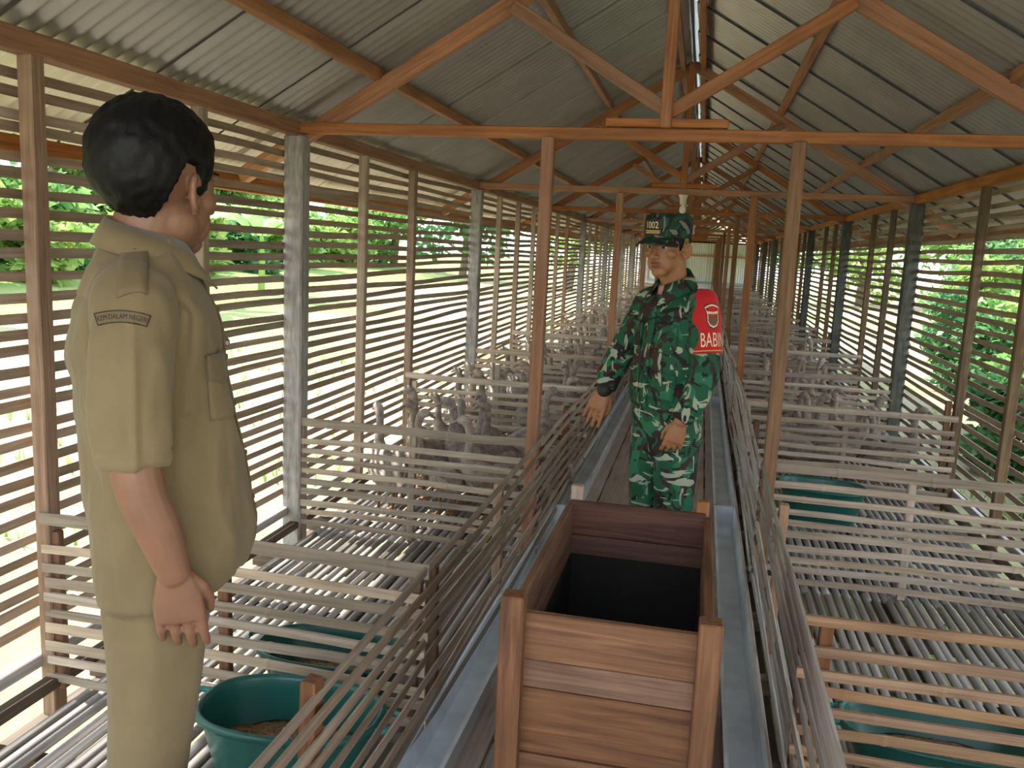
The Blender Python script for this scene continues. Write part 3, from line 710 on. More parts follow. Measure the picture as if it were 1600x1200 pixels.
def banana(x, y, h, label, rg):
    z0 = gz(x, y)-0.05
    t = empty('banana_plant', (x, y, z0)); tag(t, label, 'plant', 'banana plants beyond the left wall')
    s = Soup(); s.tube([(0, 0, 0), (0.03, 0, h*0.3), (0, 0.03, h*0.55)], [0.11, 0.09, 0.05], 10, sub=2)
    obj('stem', me_of('stem', s.V, s.F, True), M['leaf2'], t)
    for k in range(8):
        a = k*2.4+rg.uniform(-0.3, 0.3); L = h*rg.uniform(0.5, 0.65); up = rg.uniform(0.7, 1.25); V = []; Fc = []
        for i in range(9):
            f = i/8; rr = L*(0.1+0.8*f*math.cos(0.35*f)); zz = h*0.52+L*(up*f-0.95*up*f*f*0.85)
            wd = 0.16*h*math.sin(PI*min(1, 0.08+0.92*f))**0.6*0.5; c = Vector((rr*math.cos(a), rr*math.sin(a), zz)); sd_ = Vector((-math.sin(a), math.cos(a), 0))
            V += [c-sd_*wd-Vector((0, 0, 0.25*wd)), c, c+sd_*wd-Vector((0, 0, 0.25*wd))]
        for i in range(8): o = i*3; Fc += [(o, o+1, o+4, o+3), (o+1, o+2, o+5, o+4)]
        obj('banana_leaf', me_of('banana_leaf', V, Fc, True), M['banana'], t)
banana(-12.5, 19.0, 3.6, 'broad leaved banana plant seen right of the khaki clad man', rt)
banana(-13.0, 24.0, 3.4, 'broad leaved banana plant seen beyond the grey left post', rt)
banana(-14.0, 12.2, 3.4, 'broad leaved banana plant seen left of the khaki clad man', rt)
# grass tufts growing under and beside the shed
V = []; Fc = []; rg_ = random.Random(5)
for _ in range(2600):
    x = rg_.uniform(-9, 5); y = rg_.uniform(0.3, 14)
    if rg_.random() > 0.35+0.5*noise.noise((x*0.6, y*0.6, 2.0)): continue
    z = gz(x, y)+0.01
    for b in range(4):
        a = rg_.uniform(0, 6.28); h_ = rg_.uniform(0.06, 0.2); o = len(V)
        V += [(x+0.012*math.cos(a+1.57), y+0.012*math.sin(a+1.57), z), (x-0.012*math.cos(a+1.57), y-0.012*math.sin(a+1.57), z), (x+0.5*h_*math.cos(a), y+0.5*h_*math.sin(a), z+h_)]
        Fc.append((o, o+1, o+2))
go = obj('grass', me_of('grass', V, Fc), M['leaf2']); go['kind'] = 'stuff'; tag(go, 'sparse green grass tufts on the ground around the stilts', 'grass')

# ------------------------------------------------------------------ ducks
def duck_mesh(pose):
    """one continuous skin from tail to bill base, facing +Y"""
    if pose == 0:   sp = [((0, -0.20, 0.17), .012, .008), ((0, -0.155, 0.185), .04, .025), ((0, -0.10, 0.205), .072, .062), ((0, -0.02, 0.23), .085, .085), ((0, 0.05, 0.26), .075, .082), ((0, 0.095, 0.31), .048, .055), ((0, 0.105, 0.37), .026, .028), ((0, 0.100, 0.43), .021, .022), ((0, 0.104, 0.485), .021, .022), ((0, 0.118, 0.525), .026, .027), ((0, 0.145, 0.54), .026, .026), ((0, 0.168, 0.532), .016, .015)]
    elif pose == 1: sp = [((0, -0.21, 0.14), .012, .008), ((0, -0.16, 0.165), .04, .025), ((0, -0.10, 0.19), .072, .062), ((0, -0.02, 0.21), .085, .082), ((0, 0.06, 0.235), .075, .078), ((0, 0.105, 0.275), .046, .05), ((0.006, 0.125, 0.33), .026, .027), ((0.012, 0.12, 0.385), .021, .022), ((0.022, 0.118, 0.43), .022, .022), ((0.040, 0.124, 0.462), .026, .027), ((0.062, 0.138, 0.472), .025, .025), ((0.080, 0.150, 0.464), .016, .015)]
    else:           sp = [((0, -0.20, 0.20), .012, .008), ((0, -0.155, 0.20), .04, .025), ((0, -0.10, 0.205), .072, .062), ((0, -0.02, 0.21), .085, .082), ((0, 0.06, 0.21), .075, .074), ((0, 0.115, 0.215), .046, .048), ((0, 0.155, 0.225), .028, .028), ((0, 0.195, 0.225), .022, .022), ((0, 0.235, 0.200), .022, .022), ((0, 0.265, 0.165), .026, .026), ((0, 0.280, 0.135), .024, .024), ((0, 0.288, 0.112), .015, .014)]
    P = catmull([s[0] for s in sp], 2); rr = []
    for i in range(len(sp)-1):
        for q in (0, 0.5): rr.append((sp[i][1]+(sp[i+1][1]-sp[i][1])*q, sp[i][2]+(sp[i+1][2]-sp[i][2])*q))
    rr.append((sp[-1][1], sp[-1][2])); rings = []
    n = 12
    for i in range(len(P)):
        d = (P[min(i+1, len(P)-1)]-P[max(i-1, 0)]).normalized(); a = Vector((1, 0, 0)); a = (a-d*a.dot(d)).normalized(); u = d.cross(a)*-1
        rings.append([P[i]+a*math.cos(2*PI*j/n)*rr[i][0]+u*math.sin(2*PI*j/n)*rr[i][1] for j in range(n)])
    V, Fc = loft_vf(rings); me = me_of('duck', V, Fc, True); me.materials.append(M['duck'])
    hd = P[-1]; dr = (P[-1]-P[-3]).normalized(); dr = Vector((dr.x, dr.y, dr.z-0.15)).normalized()
    b = Soup(); b.tube([hd-dr*0.006, hd+dr*0.016, hd+dr*0.034], [0.013, 0.014, 0.011], 8, 0.55, Vector((dr.y, -dr.x, 0)))
    bm_ = me_of('bill', b.V, b.F, True); bm_.materials.append(M['bill'])
    l = Soup(); zl = 0.16
    for s in (-1, 1):
        l.tube([(s*0.04, 0.0, zl), (s*0.042, -0.012, 0.075), (s*0.042, 0.0, 0.008)], [0.014, 0.009, 0.008], 6)
        l.tube([(s*0.042, -0.01, 0.006), (s*0.045, 0.05, 0.006)], [0.008, 0.022], 6, 0.3, Vector((1, 0, 0)))
    lm = me_of('legs', l.V, l.F, True); lm.materials.append(M['duckleg'])
    wv = Soup()
    for s in (-1, 1):
        wv.tube([(s*0.068, 0.06, 0.245), (s*0.086, 0.0, 0.235), (s*0.074, -0.09, 0.215), (s*0.030, -0.175, 0.20)], [0.02, 0.046, 0.04, 0.012], 8, 0.35, Vector((0, 0, 1)), sub=2)
    wm = me_of('wings', wv.V, wv.F, True); wm.materials.append(M['duck'])
    return me, bm_, lm, wm
DM = [duck_mesh(i) for i in range(3)]
rd = random.Random(23)
def place_ducks(x0, x1, y0, y1, n, label, group, detail):
    pts = []
    for _ in range(4000):
        if len(pts) >= n: break
        x = rd.uniform(x0, x1); y = rd.uniform(y0, y1)
        if all((x-a)**2+(y-b)**2 > 0.185**2 for a, b in pts): pts.append((x, y))
    pts.sort()
    for q_, (x, y) in enumerate(pts):
        p = rd.choice((0, 0, 0, 1, 1, 2)) if detail < 2 else rd.choice((0, 1, 1, 2)); body, bill, legs, wings = DM[p]
        # keep bodies clear of rails: mostly across the pen
        o = obj('duck', body, None, None, (x, y, 0.002), (0, 0, rd.choice((PI/2, -PI/2, PI/2, -PI/2, 0.5, 2.6))+rd.uniform(-0.4, 0.4)))
        k = rd.uniform(0.95, 1.12); o.scale = (k, k, k*rd.uniform(0.97, 1.08))
        tag(o, label if not detail else ('brown duck', 'low necked brown duck', 'stooping brown duck')[p]+', '+ORD[q_ if x0 < -1 else len(pts)-1-q_]+' from the wall, '+label, 'duck', group)
        obj('wings', wings, None, o)
        if detail: obj('bill', bill, None, o); obj('legs', legs, None, o)
xl0, xl1, xr0, xr1 = XL+0.28, FL-0.28, FR+0.28, XR-0.28
def pen(k): return Y1+k*BAY/2+0.27, Y1+(k+1)*BAY/2-0.32
lab = 'in the nearest stocked left pen'
y0, y1 = pen(0); place_ducks(-1.65, xl1, y0, y1, 15, lab, 'ducks in the nearest left pen', 1)
y0, y1 = pen(1); place_ducks(xl0, xl1, y0, y1, 17, 'in the second stocked left pen', 'ducks in the second left pen', 1)
y0, y1 = pen(2); place_ducks(xl0, xl1, y0, y1, 16, 'in the third stocked left pen', 'ducks in the third left pen', 1)
for k in range(3, 11): y0, y1 = pen(k); place_ducks(xl0, xl1, y0, y1, 9 if k < 7 else 6, 'brown duck far down the left pens', 'ducks in the far left pens', 0)
y0, y1 = pen(1); place_ducks(xr0, xr1, y0, y1, 14, 'in the nearest stocked right pen', 'ducks in the nearest right pen', 2)
y0, y1 = pen(2); place_ducks(xr0, xr1, y0, y1, 14, 'in the second stocked right pen', 'ducks in the second right pen', 2)
for k in range(3, 11): y0, y1 = pen(k); place_ducks(xr0, xr1, y0, y1, 8 if k < 7 else 5, 'brown duck far down the right pens', 'ducks in the far right pens', 0)

# ------------------------------------------------------------------ people
def head_soup(s, T, girth=1.0):
    """skull, jaw, brow, nose, lips, ears; head-local: +Y faces forward, origin between the ears"""
    e = lambda c, r, rot=None, nu=18, nv=12: s.ell(c, r, T, rot, nu, nv)
    e((0, -0.015, 0.030), (0.076, 0.096, 0.086), nu=28, nv=18)
    e((0, 0.028, -0.040), (0.060*girth, 0.062, 0.072), nu=24, nv=16)
    e((0, 0.010, -0.060), (0.062*girth, 0.052, 0.050), nu=24, nv=14)
    e((0, 0.040, 0.005), (0.066*girth, 0.046, 0.058), nu=24, nv=16)
    e((0, 0.042, -0.056), (0.050, 0.046, 0.046), nu=24, nv=16)
    e((0, 0.062, -0.093), (0.030, 0.024, 0.022))
    for k in (-1, 1):
        e((k*0.042, 0.052, -0.022), (0.024, 0.024, 0.022)); e((k*0.030, 0.080, 0.021), (0.024, 0.012, 0.009))
        e((k*0.033, 0.054, -0.058), (0.020, 0.022, 0.034))
        e((k*0.0135, 0.102, -0.033), (0.0110, 0.012, 0.0090))
        rot = Matrix.Rotation(k*0.42, 3, 'Z') @ Matrix.Rotation(0.18, 3, 'X')
        ec = Vector((k*0.078, -0.012, -0.014))
        e(ec, (0.0055, 0.014, 0.026), rot); e((k*0.073, 0.002, -0.026), (0.009, 0.010, 0.012))
        hx = [ec+rot @ Vector((k*0.006, 0.016*math.cos(q)*1.0, 0.029*math.sin(q)+0.001)) for q in [-0.35*PI+2.05*i*PI/12*0.62 for i in range(13)]]
        hx = [ec+rot @ Vector((k*0.0065, -0.0165*math.cos(q), 0.0275*math.sin(q))) for q in [-0.38*PI+i*PI*1.22/12 for i in range(13)]]
        s.tube(hx, [0.0052]*13, 8, 1.0, Vector((1, 0, 0)), T)
        e(ec+rot @ Vector((k*0.003, 0.004, -0.029)), (0.006, 0.009, 0.009))
    e((0, 0.074, 0.045), (0.045, 0.018, 0.028))
    s.tube([(0, 0.086, 0.012), (0, 0.101, -0.010), (0, 0.1155, -0.029)], [0.009, 0.0105, 0.0125], 12, 1.0, Vector((1, 0, 0)), T)
    e((0, 0.089, -0.057), (0.023, 0.010, 0.0065)); e((0, 0.087, -0.068), (0.019, 0.010, 0.008)); e((0, 0.080, -0.048), (0.020, 0.012, 0.010))
def head_bits(parent, T, hair_mat, eyes=True):
    for k in (-1, 1):
        for nm, c, r, mt in (('eye', (k*0.031, 0.0725, 0.004), (0.0125, 0.0120, 0.0055), 'eye'), ('iris', (k*0.031, 0.0812, 0.0035), (0.0065, 0.0046, 0.0050), 'iris'), ('eyebrow', (k*0.031, 0.0835, 0.0275), (0.020, 0.0075, 0.0046), 'hair')):
            q = Soup(); q.ell(c, r, T, None, 14, 10)
            obj(nm, me_of(nm, q.V, q.F, True), M[mt], parent)
    q = Soup(); q.ell((0, 0.0935, -0.0575), (0.020, 0.0065, 0.0045), T); q.ell((0, 0.0915, -0.068), (0.017, 0.0065, 0.006), T)
    obj('lips', me_of('lips', q.V, q.F, True), M['lip'], parent)
def hand_soup(s, wrist, d, nrm, thumb, size=1.0, curl=(0.25, 0.35, 0.4, 0.5), spread=0.10):
    """d: direction of the fingers, nrm: out of the back of the hand, thumb: side of the thumb"""
    w_ = Vector(wrist); d = Vector(d).normalized(); nrm = Vector(nrm); nrm = (nrm-d*nrm.dot(d)).normalized(); t = Vector(thumb); t = (t-d*t.dot(d)-nrm*t.dot(nrm)).normalized()
    k = size
    def P(a, b, c): return w_+d*a*k+t*b*k+nrm*c*k
    # palm
    rings = []
    for a, hw, th in ((-0.02, 0.024, 0.019), (0.0, 0.026, 0.019), (0.02, 0.033, 0.018), (0.05, 0.041, 0.017), (0.08, 0.043, 0.0145), (0.094, 0.040, 0.011)):
        rings.append([P(a, hw*math.cos(2*PI*j/16), th*math.sin(2*PI*j/16)) for j in range(16)])
    s.rings(rings)
    # fingers index..little
    for i, (b, L, r) in enumerate(((0.033, 0.074, 0.0092), (0.0112, 0.083, 0.0096), (-0.0112, 0.077, 0.0092), (-0.033, 0.060, 0.0083))):
        an = curl[i]; sp_ = (1.5-i)*spread*0.5
        p = P(0.082, b, 0.0); path = [P(0.06, b*0.9, -0.002), p]; rad = [r*1.05, r*1.05]; ang_ = 0
        for seg, q in ((0.46, 0.55), (0.30, 1.0), (0.24, 0.7)):
            ang_ += an*q; dv = (d*math.cos(ang_)-nrm*math.sin(ang_)+t*sp_).normalized(); p = p+dv*L*seg*k; path.append(p); rad.append(r*(0.98 if seg > 0.4 else 0.92 if seg > 0.27 else 0.78))
        s.tube(path, [q*k for q in rad], 10)
    # thumb leaves the side of the palm near its base
    path = [P(0.012, 0.016, -0.006), P(0.040, 0.040, -0.014), P(0.068, 0.048, -0.024), P(0.094, 0.046, -0.032)]
    s.tube(path, [0.014*k, 0.0115*k, 0.0100*k, 0.0080*k], 10)
def boot(parent, x, y, rz, mat):
    q = Soup()
    rings = []
    for yy, hw, h in ((-0.085, 0.028, 0.05), (-0.07, 0.038, 0.085), (-0.02, 0.040, 0.10), (0.04, 0.044, 0.075), (0.10, 0.048, 0.058), (0.15, 0.042, 0.048), (0.175, 0.022, 0.032)):
        rings.append([Vector((hw*math.cos(2*PI*j/16), yy, max(0.0, h*0.5+h*0.5*math.sin(2*PI*j/16)))) for j in range(16)])
    q.rings(rings, Matrix.Translation((x, y, 0)) @ Matrix.Rotation(rz, 4, 'Z'))
    return obj('shoe', me_of('shoe', q.V, q.F, True), M[mat], parent)
def text_mesh(body, size):
    cu = bpy.data.curves.new('t', 'FONT'); cu.body = body; cu.size = size; cu.align_x = 'CENTER'; cu.align_y = 'CENTER'; cu.resolution_u = 3
    o = bpy.data.objects.new('t', cu); C.objects.link(o); dg = bpy.context.evaluated_depsgraph_get(); dg.update()
    me = bpy.data.meshes.new_from_object(o.evaluated_get(dg)); V = [v.co.copy() for v in me.vertices]; Fc = [tuple(p.vertices) for p in me.polygons]
    bpy.data.objects.remove(o); bpy.data.curves.remove(cu); bpy.data.meshes.remove(me); return V, Fc
def poly2d(pts, n=1):
    return [Vector((p[0], p[1], 0)) for p in pts], [tuple(range(len(pts)))]
def grid2d(u0, u1, v0, v1, nu, nv, warp=None):
    V = []; Fc = []
    for j in range(nv+1):
        for i in range(nu+1):
            p = Vector((u0+(u1-u0)*i/nu, v0+(v1-v0)*j/nv, 0)); V.append(warp(p) if warp else p)
    for j in range(nv):
        for i in range(nu): a = j*(nu+1)+i; Fc.append((a, a+1, a+nu+2, a+nu+1))
    return V, Fc
def band(outer, inner):
    n = len(outer); V = [Vector((*p, 0)) for p in outer]+[Vector((*p, 0)) for p in inner]
    return V, [(i, (i+1) % n, n+(i+1) % n, n+i) for i in range(n)]
def decal(name, vf, bvh, O, U, W, D, off, mat, parent, thick=0.0):
    """lay a flat shape (u,v) onto a cloth surface by casting along D"""
    V = []; O = Vector(O); U = Vector(U); W = Vector(W); D = Vector(D).normalized()
    lastd = None; hits = []
    for p in vf[0]:
        q = O+U*p.x+W*p.y
        h = bvh.ray_cast(q, D)
        hits.append((q, h[3] if h[0] is not None else None))
    good = [h[1] for h in hits if h[1] is not None]; mean = sum(good)/len(good) if good else 0.1
    for (q, dd) in hits: V.append(q+D*((dd if dd is not None else mean)-off))
    o = obj(name, me_of(name, V, vf[1], True), mat, parent)
    if thick:
        md = o.modifiers.new('s', 'SOLIDIFY'); md.thickness = thick; md.offset = 0
    return o
def bvh_of(me): return BVHTree.FromPolygons([v.co.copy() for v in me.vertices], [tuple(p.vertices) for p in me.polygons])
def folds(scale, amp, seed, stretch=(1, 1, 0.35)):
    def fn(co, nn):
        q = Vector((co.x*stretch[0], co.y*stretch[1], co.z*stretch[2]))*scale+Vector((seed, seed*0.7, seed*1.3))
        a = noise.noise(q); b_ = noise.noise(q*2.3+Vector((3, 1, 7)))
        return amp*(1-2*abs(a))*0.6+amp*0.45*b_
    return fn

# ---- man in khaki (local +Y = where his chest points, +X = his right)
MPSI = math.radians(56)
man = empty('person', (-0.982, 1.42, 0.0), -MPSI)
tag(man, 'man in khaki shirt and trousers seen from behind, standing on the slatted floor', 'person')
HY = math.radians(47)     # head turned to his left, away from the camera
Thead = Matrix.Translation((0, 0.012, 1.585)) @ Matrix.Rotation(HY, 4, 'Z') @ Matrix.Rotation(-0.04, 4, 'X') @ Matrix.Scale(1.08, 4)
s = Soup(); head_soup(s, Thead, 1.02)
s.tube([(0, -0.035, 1.40), (0, -0.022, 1.46), (0, -0.002, 1.53), (0, 0.01, 1.57)], [0.070, 0.064, 0.062, 0.064], 20)
# trunk and legs under the clothes
s.rings([sup_ring(0, cy, z, rx, ry, 24, 2.2) for z, cy, rx, ry in ((0.84, 0.0, 0.14, 0.09), (0.95, 0.02, 0.15, 0.11), (1.1, 0.0, 0.145, 0.11), (1.25, -0.015, 0.155, 0.11), (1.36, -0.02, 0.16, 0.095), (1.42, -0.02, 0.10, 0.06))])
for k in (-1, 1):
    s.tube([(k*0.085, -0.005, 0.88), (k*0.088, -0.015, 0.68), (k*0.09, -0.03, 0.47), (k*0.09, -0.045, 0.28), (k*0.09, -0.05, 0.08)], [0.075, 0.068, 0.05, 0.048, 0.036], 14)
armR = [(0.170, -0.030, 1.385), (0.222, -0.036, 1.25), (0.243, -0.030, 1.105), (0.243, 0.000, 1.015), (0.236, 0.024, 0.935)]
armL = [(-0.170, -0.030, 1.385), (-0.222, -0.030, 1.25), (-0.243, -0.02, 1.105), (-0.243, 0.01, 1.015), (-0.236, 0.035, 0.935)]
for A, k in ((armR, 1), (armL, -1)):
    s.tube(A, [0.050, 0.044, 0.040, 0.037, 0.0275], 16, sub=3)
    hand_soup(s, A[-1], (-0.12*k, 0.10, -1), (k, -0.12, -0.1), (0.1*k, 1, 0.1), 1.0, (0.20, 0.26, 0.30, 0.32), 0.05)
bm_ = s.fuse('body', 0.0034, 2); bm_.materials.append(M['skin_man'])
obj('body', bm_, None, man)
head_bits(man, Thead, 'hair')
# hair: a cap of hair whose surface dives under the skin at the hairline
def hair_mesh(T, side=0.010, top=0.026, back=0.020, seed=1.0):
    V = []; Fc = []; nu, nv = 96, 64
    c0 = Vector((0, -0.015, 0.030)); rad = Vector((0.076, 0.096, 0.086))
    for i in range(nv+1):
        th = PI*i/nv
        for j in range(nu):
            a = 2*PI*j/nu          # 0 = forward
            d = Vector((math.sin(th)*math.sin(a), math.sin(th)*math.cos(a), math.cos(th)))
            r = 1/math.sqrt((d.x/rad.x)**2+(d.y/rad.y)**2+(d.z/rad.z)**2)
            aa = math.degrees(abs(math.atan2(d.x, d.y)))
            z = (c0+d*r).z
            prof = [(0, 0.070), (25, 0.066), (42, 0.048), (52, 0.020), (62, -0.018), (72, -0.026), (80, 0.026), (100, 0.030), (112, -0.004), (122, -0.040), (140, -0.062), (180, -0.070)]
            for (a0, z0), (a1, z1) in zip(prof, prof[1:]):
                if a0 <= aa <= a1: zl = z0+(z1-z0)*(aa-a0)/(a1-a0); break
            f = max(0.0, min(1.0, (z-zl)/0.016+0.35)); f = f*f*(3-2*f)
            up = max(0, d.z); bk = max(0, -d.y)
            th_ = side+(top-side)*up**1.2+(back-side)*bk*(0.4+0.6*max(0, min(1, (z+0.07)/0.07)))
            th_ += 0.008*max(0, d.y)*up
            n1 = noise.noise((a*19+seed, th*2.0, seed)); n2 = noise.noise((d.x*9+seed*2, d.y*9, d.z*6))
            rr = r*(0.80+0.20*f)+f*(th_+0.0022*n1+0.0035*n2)
            V.append(T @ (c0+d*rr))
    for i in range(nv):
        for j in range(nu):
            k = (j+1) % nu; Fc.append((i*nu+j, (i+1)*nu+j, (i+1)*nu+k, i*nu+k))
    return me_of('hair', V, Fc, True)
obj('hair', hair_mesh(Thead), M['hair'], man)
# shirt
def torso_ring(z, yb, yf, hw, p=2.5, tilt=0.0): return sup_ring(0, (yb+yf)/2, z, hw, (yf-yb)/2, 40, p, tilt)
s = Soup()
s.rings([torso_ring(0.850, -0.106, 0.150, 0.176, tilt=0.20), torso_ring(0.90, -0.112, 0.165, 0.174, tilt=0.12), torso_ring(0.95, -0.118, 0.172, 0.176, tilt=0.05), torso_ring(1.04, -0.124, 0.152, 0.170), torso_ring(1.15, -0.130, 0.132, 0.168), torso_ring(1.24, -0.137, 0.116, 0.168),
         torso_ring(1.31, -0.139, 0.104, 0.172), torso_ring(1.36, -0.130, 0.094, 0.178), torso_ring(1.40, -0.116, 0.078, 0.158), torso_ring(1.435, -0.100, 0.062, 0.120), torso_ring(1.465, -0.083, 0.052, 0.080), torso_ring(1.485, -0.078, 0.048, 0.068)])
for k in (-1, 1):
    # sleeve: flat cut at the cuff
    A = [Vector((k*0.135, -0.028, 1.405)), Vector((k*0.180, -0.032, 1.375)), Vector((k*0.214, -0.037, 1.30)), Vector((k*0.231, -0.038, 1.22)), Vector((k*0.243, -0.034, 1.126))]
    P_ = catmull(A, 4); r_ = [0.055, 0.062, 0.062, 0.057, 0.051]; rr = []
    for i in range(4):
        for q in range(4): rr.append(r_[i]+(r_[i+1]-r_[i])*q/4)
    rr.append(r_[-1]); s.add(*loft_vf(tube_rings(P_, rr, 20, 0.80, Vector((0, 1, 0)), False)))
sm_ = s.fuse('shirt', 0.0050, 3)
def seams(co, nn):
    d = 0.0
    ax_ = abs(co.x)
    if ax_ > 0.195 and co.z < 1.36: d += 0.0055*math.exp(-((co.y+0.030)/0.0055)**2)*min(1, abs(nn.x)*1.2)      # ironed sleeve crease
    if co.z > 1.19: d -= 0.0060*math.exp(-((ax_-(0.158+0.10*max(0, 1.30-co.z)))/0.006)**2)                       # armhole seam
    if ax_ < 0.15: d -= 0.0030*math.exp(-((co.z-1.385)/0.004)**2)*(1 if nn.y < -0.2 else 0)                      # yoke seam
    if ax_ > 0.19 and co.z < 1.2: d -= 0.0030*math.exp(-((co.z-1.152)/0.003)**2)                                 # cuff stitching
    d += 0.0055*math.sin(34*co.z+16*co.y+5*co.x+1.5*noise.noise(co*6))*max(0, 1-abs(co.z-1.0)/0.15)*(1 if ax_ < 0.19 else 0)*0.7   # slack above the waist
    d += 0.005*math.sin(70*co.y-45*co.z)*max(0, 1-abs(co.z-1.27)/0.12)*(1 if nn.y < 0.1 and ax_ < 0.17 else 0)
    return d
wrinkle(sm_, folds(7.0, 0.012, 1.7, (1.1, 1.1, 0.5)))
wrinkle(sm_, folds(15.0, 0.0055, 6.1, (1.2, 1.0, 0.4)))
wrinkle(sm_, seams)
sm_.materials.append(M['khaki']); obj('shirt', sm_, None, man)
bvS = bvh_of(sm_)
# collar: folded band round the neck
V = []; Fc = []; n = 48
for j in range(n+1):
    a = -0.93*PI+1.86*PI*j/n; ca, sa = math.sin(a), -math.cos(a)      # starts at the throat, runs round the nape
    fr_ = max(0, -math.cos(a)*-1)
    front = (1-math.cos(a))/2 if False else (1+math.cos(a))/2
    f = 1-abs(j/n-0.5)*2            # 0 at the collar points, 1 at the nape
    ang_ = PI*(j/n*2-1)*0.93
    dirx, diry = math.sin(ang_), -math.cos(ang_)
    zt = 1.475+0.048*f; ri = 0.064
    cx_, cy_ = 0, -0.012+0.004*f
    p0 = Vector((dirx*ri*0.98, cy_+diry*ri*1.02, zt-0.012)); p1 = Vector((dirx*(ri+0.006), cy_+diry*(ri+0.008), zt))
    drop = 0.046+0.030*(1-f)**3; out_ = 0.030+0.012*(1-f)
    p2 = Vector((dirx*(ri+out_*0.6), cy_+diry*(ri+out_*0.6), zt-drop*0.45)); p3 = Vector((dirx*(ri+out_), cy_+diry*(ri+out_*1.05)+0.012*(1-f)**2, zt-drop))
    V += [p0, p1, p2, p3]
for j in range(n):
    for i in range(3): a = j*4+i; Fc.append((a, a+4, a+5, a+1))
co = obj('collar', me_of('collar', V, Fc, True), M['khaki'], man); md = co.modifiers.new('s', 'SOLIDIFY'); md.thickness = 0.004
# shoulder strap, sleeve band, chest pocket, placket, name tag, arm patch
def down_decal(name, vf, O, U, W, off, mat, thick): return decal(name, vf, bvS, O, U, W, (0, 0, -1), off, mat, man, thick)
for k in (-1, 1):
    ep = down_decal('shoulder_strap', grid2d(0.078, 0.232, -0.024, 0.020, 18, 4), (0, -0.03, 1.7), (k, 0, 0), (0, 1, 0), 0.004, M['khaki_trim'], 0.004)
    bt_ = Soup(); h = bvS.ray_cast(Vector((k*0.088, -0.03, 1.7)), Vector((0, 0, -1)))
    bt_.ell((k*0.088, -0.03, (h[0].z if h[0] else 1.45)+0.006), (0.006, 0.006, 0.003)); obj('button', me_of('button', bt_.V, bt_.F, True), M['khaki_trim'], man)
DX = Vector((-1, 0.10, 0)).normalized()
pk = decal('chest_pocket', grid2d(-0.045, 0.045, -0.110, 0.0, 10, 10), bvS, (0.075+0.16, 0.03+0.40, 1.285), (-0.92, 0.38, 0), (0, 0.0, 1), (-0.38, -0.92, 0), 0.003, M['khaki'], man, 0.004)
pf = decal('pocket_flap', grid2d(-0.048, 0.048, -0.038, 0.006, 10, 4, lambda p: Vector((p.x, p.y-(0.014*(1-abs(p.x)/0.048) if p.y < -0.02 else 0), 0))), bvS, (0.075+0.16, 0.03+0.40, 1.285), (-0.92, 0.38, 0), (0, 0.0, 1), (-0.38, -0.92, 0), 0.0075, M['khaki_trim'], man, 0.004)
pl = decal('button_placket', grid2d(-0.016, 0.016, 0.90, 1.43, 2, 40), bvS, (0.0, 0.6, 0), (1, 0, 0), (0, 0, 1), (0, -1, 0), 0.003, M['khaki_trim'], man, 0.004)
for z in (1.36, 1.27, 1.18, 1.08, 0.99):
    h = bvS.ray_cast(Vector((0, 0.6, z)), Vector((0, -1, 0)))
    if h[0]:
        q = Soup(); q.ell((0, h[0].y+0.006, z), (0.006, 0.003, 0.006), None, None, 10, 6); obj('button', me_of('button', q.V, q.F, True), M['khaki_trim'], man)
h = bvS.ray_cast(Vector((-0.085, 0.6, 1.285)), Vector((0, -1, 0)))
q = box_bm((0.050, 0.026, 0.014), 0.003); nt_ = obj('name_tag', q, M['steel'], man, (-0.06, (h[0].y if h[0] else 0.1)+0.012, 1.292)); nt_['label'] = 'small grey tag sticking out at the chest pocket'
pu, pw, pd = Vector((0, 1, 0)), Vector((0, 0, 1)), Vector((-1, 0, 0))
PO = (0.6, -0.046, 1.262); RA = 0.105; HW = 0.40
def arc(p): # bend a flat strip into an arc
    a = p.x/RA; return Vector(((RA+p.y)*math.sin(a), (RA+p.y)*math.cos(a), 0))
PL = 0.040
pt_ = decal('arm_patch', grid2d(-PL, PL, -0.0095, 0.0095, 24, 3, arc), bvS, PO, pu, pw, pd, 0.0012, M['black_print'], man)
pt_['label'] = 'dark curved name patch with cream letters on the sleeve'
decal('patch_ground', grid2d(-PL+0.0018, PL-0.0018, -0.0078, 0.0078, 24, 3, arc), bvS, PO, pu, pw, pd, 0.0017, M['khaki_trim'], pt_)
tv, tf = text_mesh('KEM.DALAM NEGERI', 0.0110); wmax = max(abs(p.x) for p in tv); tv = [arc(Vector((p.x*0.037/wmax, p.y*1.0, 0))) for p in tv]
decal('patch_lettering', (tv, tf), bvS, PO, pu, pw, pd, 0.0023, M['black_print'], pt_)
# trousers
s = Soup()
s.rings([sup_ring(0, cy, z, rx, ry, 32, 2.3) for z, cy, rx, ry in ((0.99, 0.0, 0.155, 0.105), (0.92, 0.0, 0.155, 0.100), (0.84, -0.003, 0.160, 0.100), (0.76, -0.006, 0.162, 0.094), (0.72, -0.008, 0.14, 0.07))])
for k in (-1, 1):
    P_ = [(k*0.082, -0.006, 0.82), (k*0.088, -0.012, 0.68), (k*0.092, -0.026, 0.50), (k*0.094, -0.036, 0.32), (k*0.094, -0.040, 0.09)]
    s.add(*loft_vf(tube_rings(catmull(P_, 3), [0.094+(0.066-0.094)*min(1, i/7.0) for i in range(13)], 20, 1.0, Vector((0, 1, 0)), False)))
tm_ = s.fuse('trousers', 0.0075, 3); wrinkle(tm_, folds(7.0, 0.010, 9.2, (1.1, 1.1, 0.35))); tm_.materials.append(M['khaki']); obj('trousers', tm_, None, man)
for k in (-1, 1): boot(man, k*0.092, -0.005, -k*0.12, 'boot')

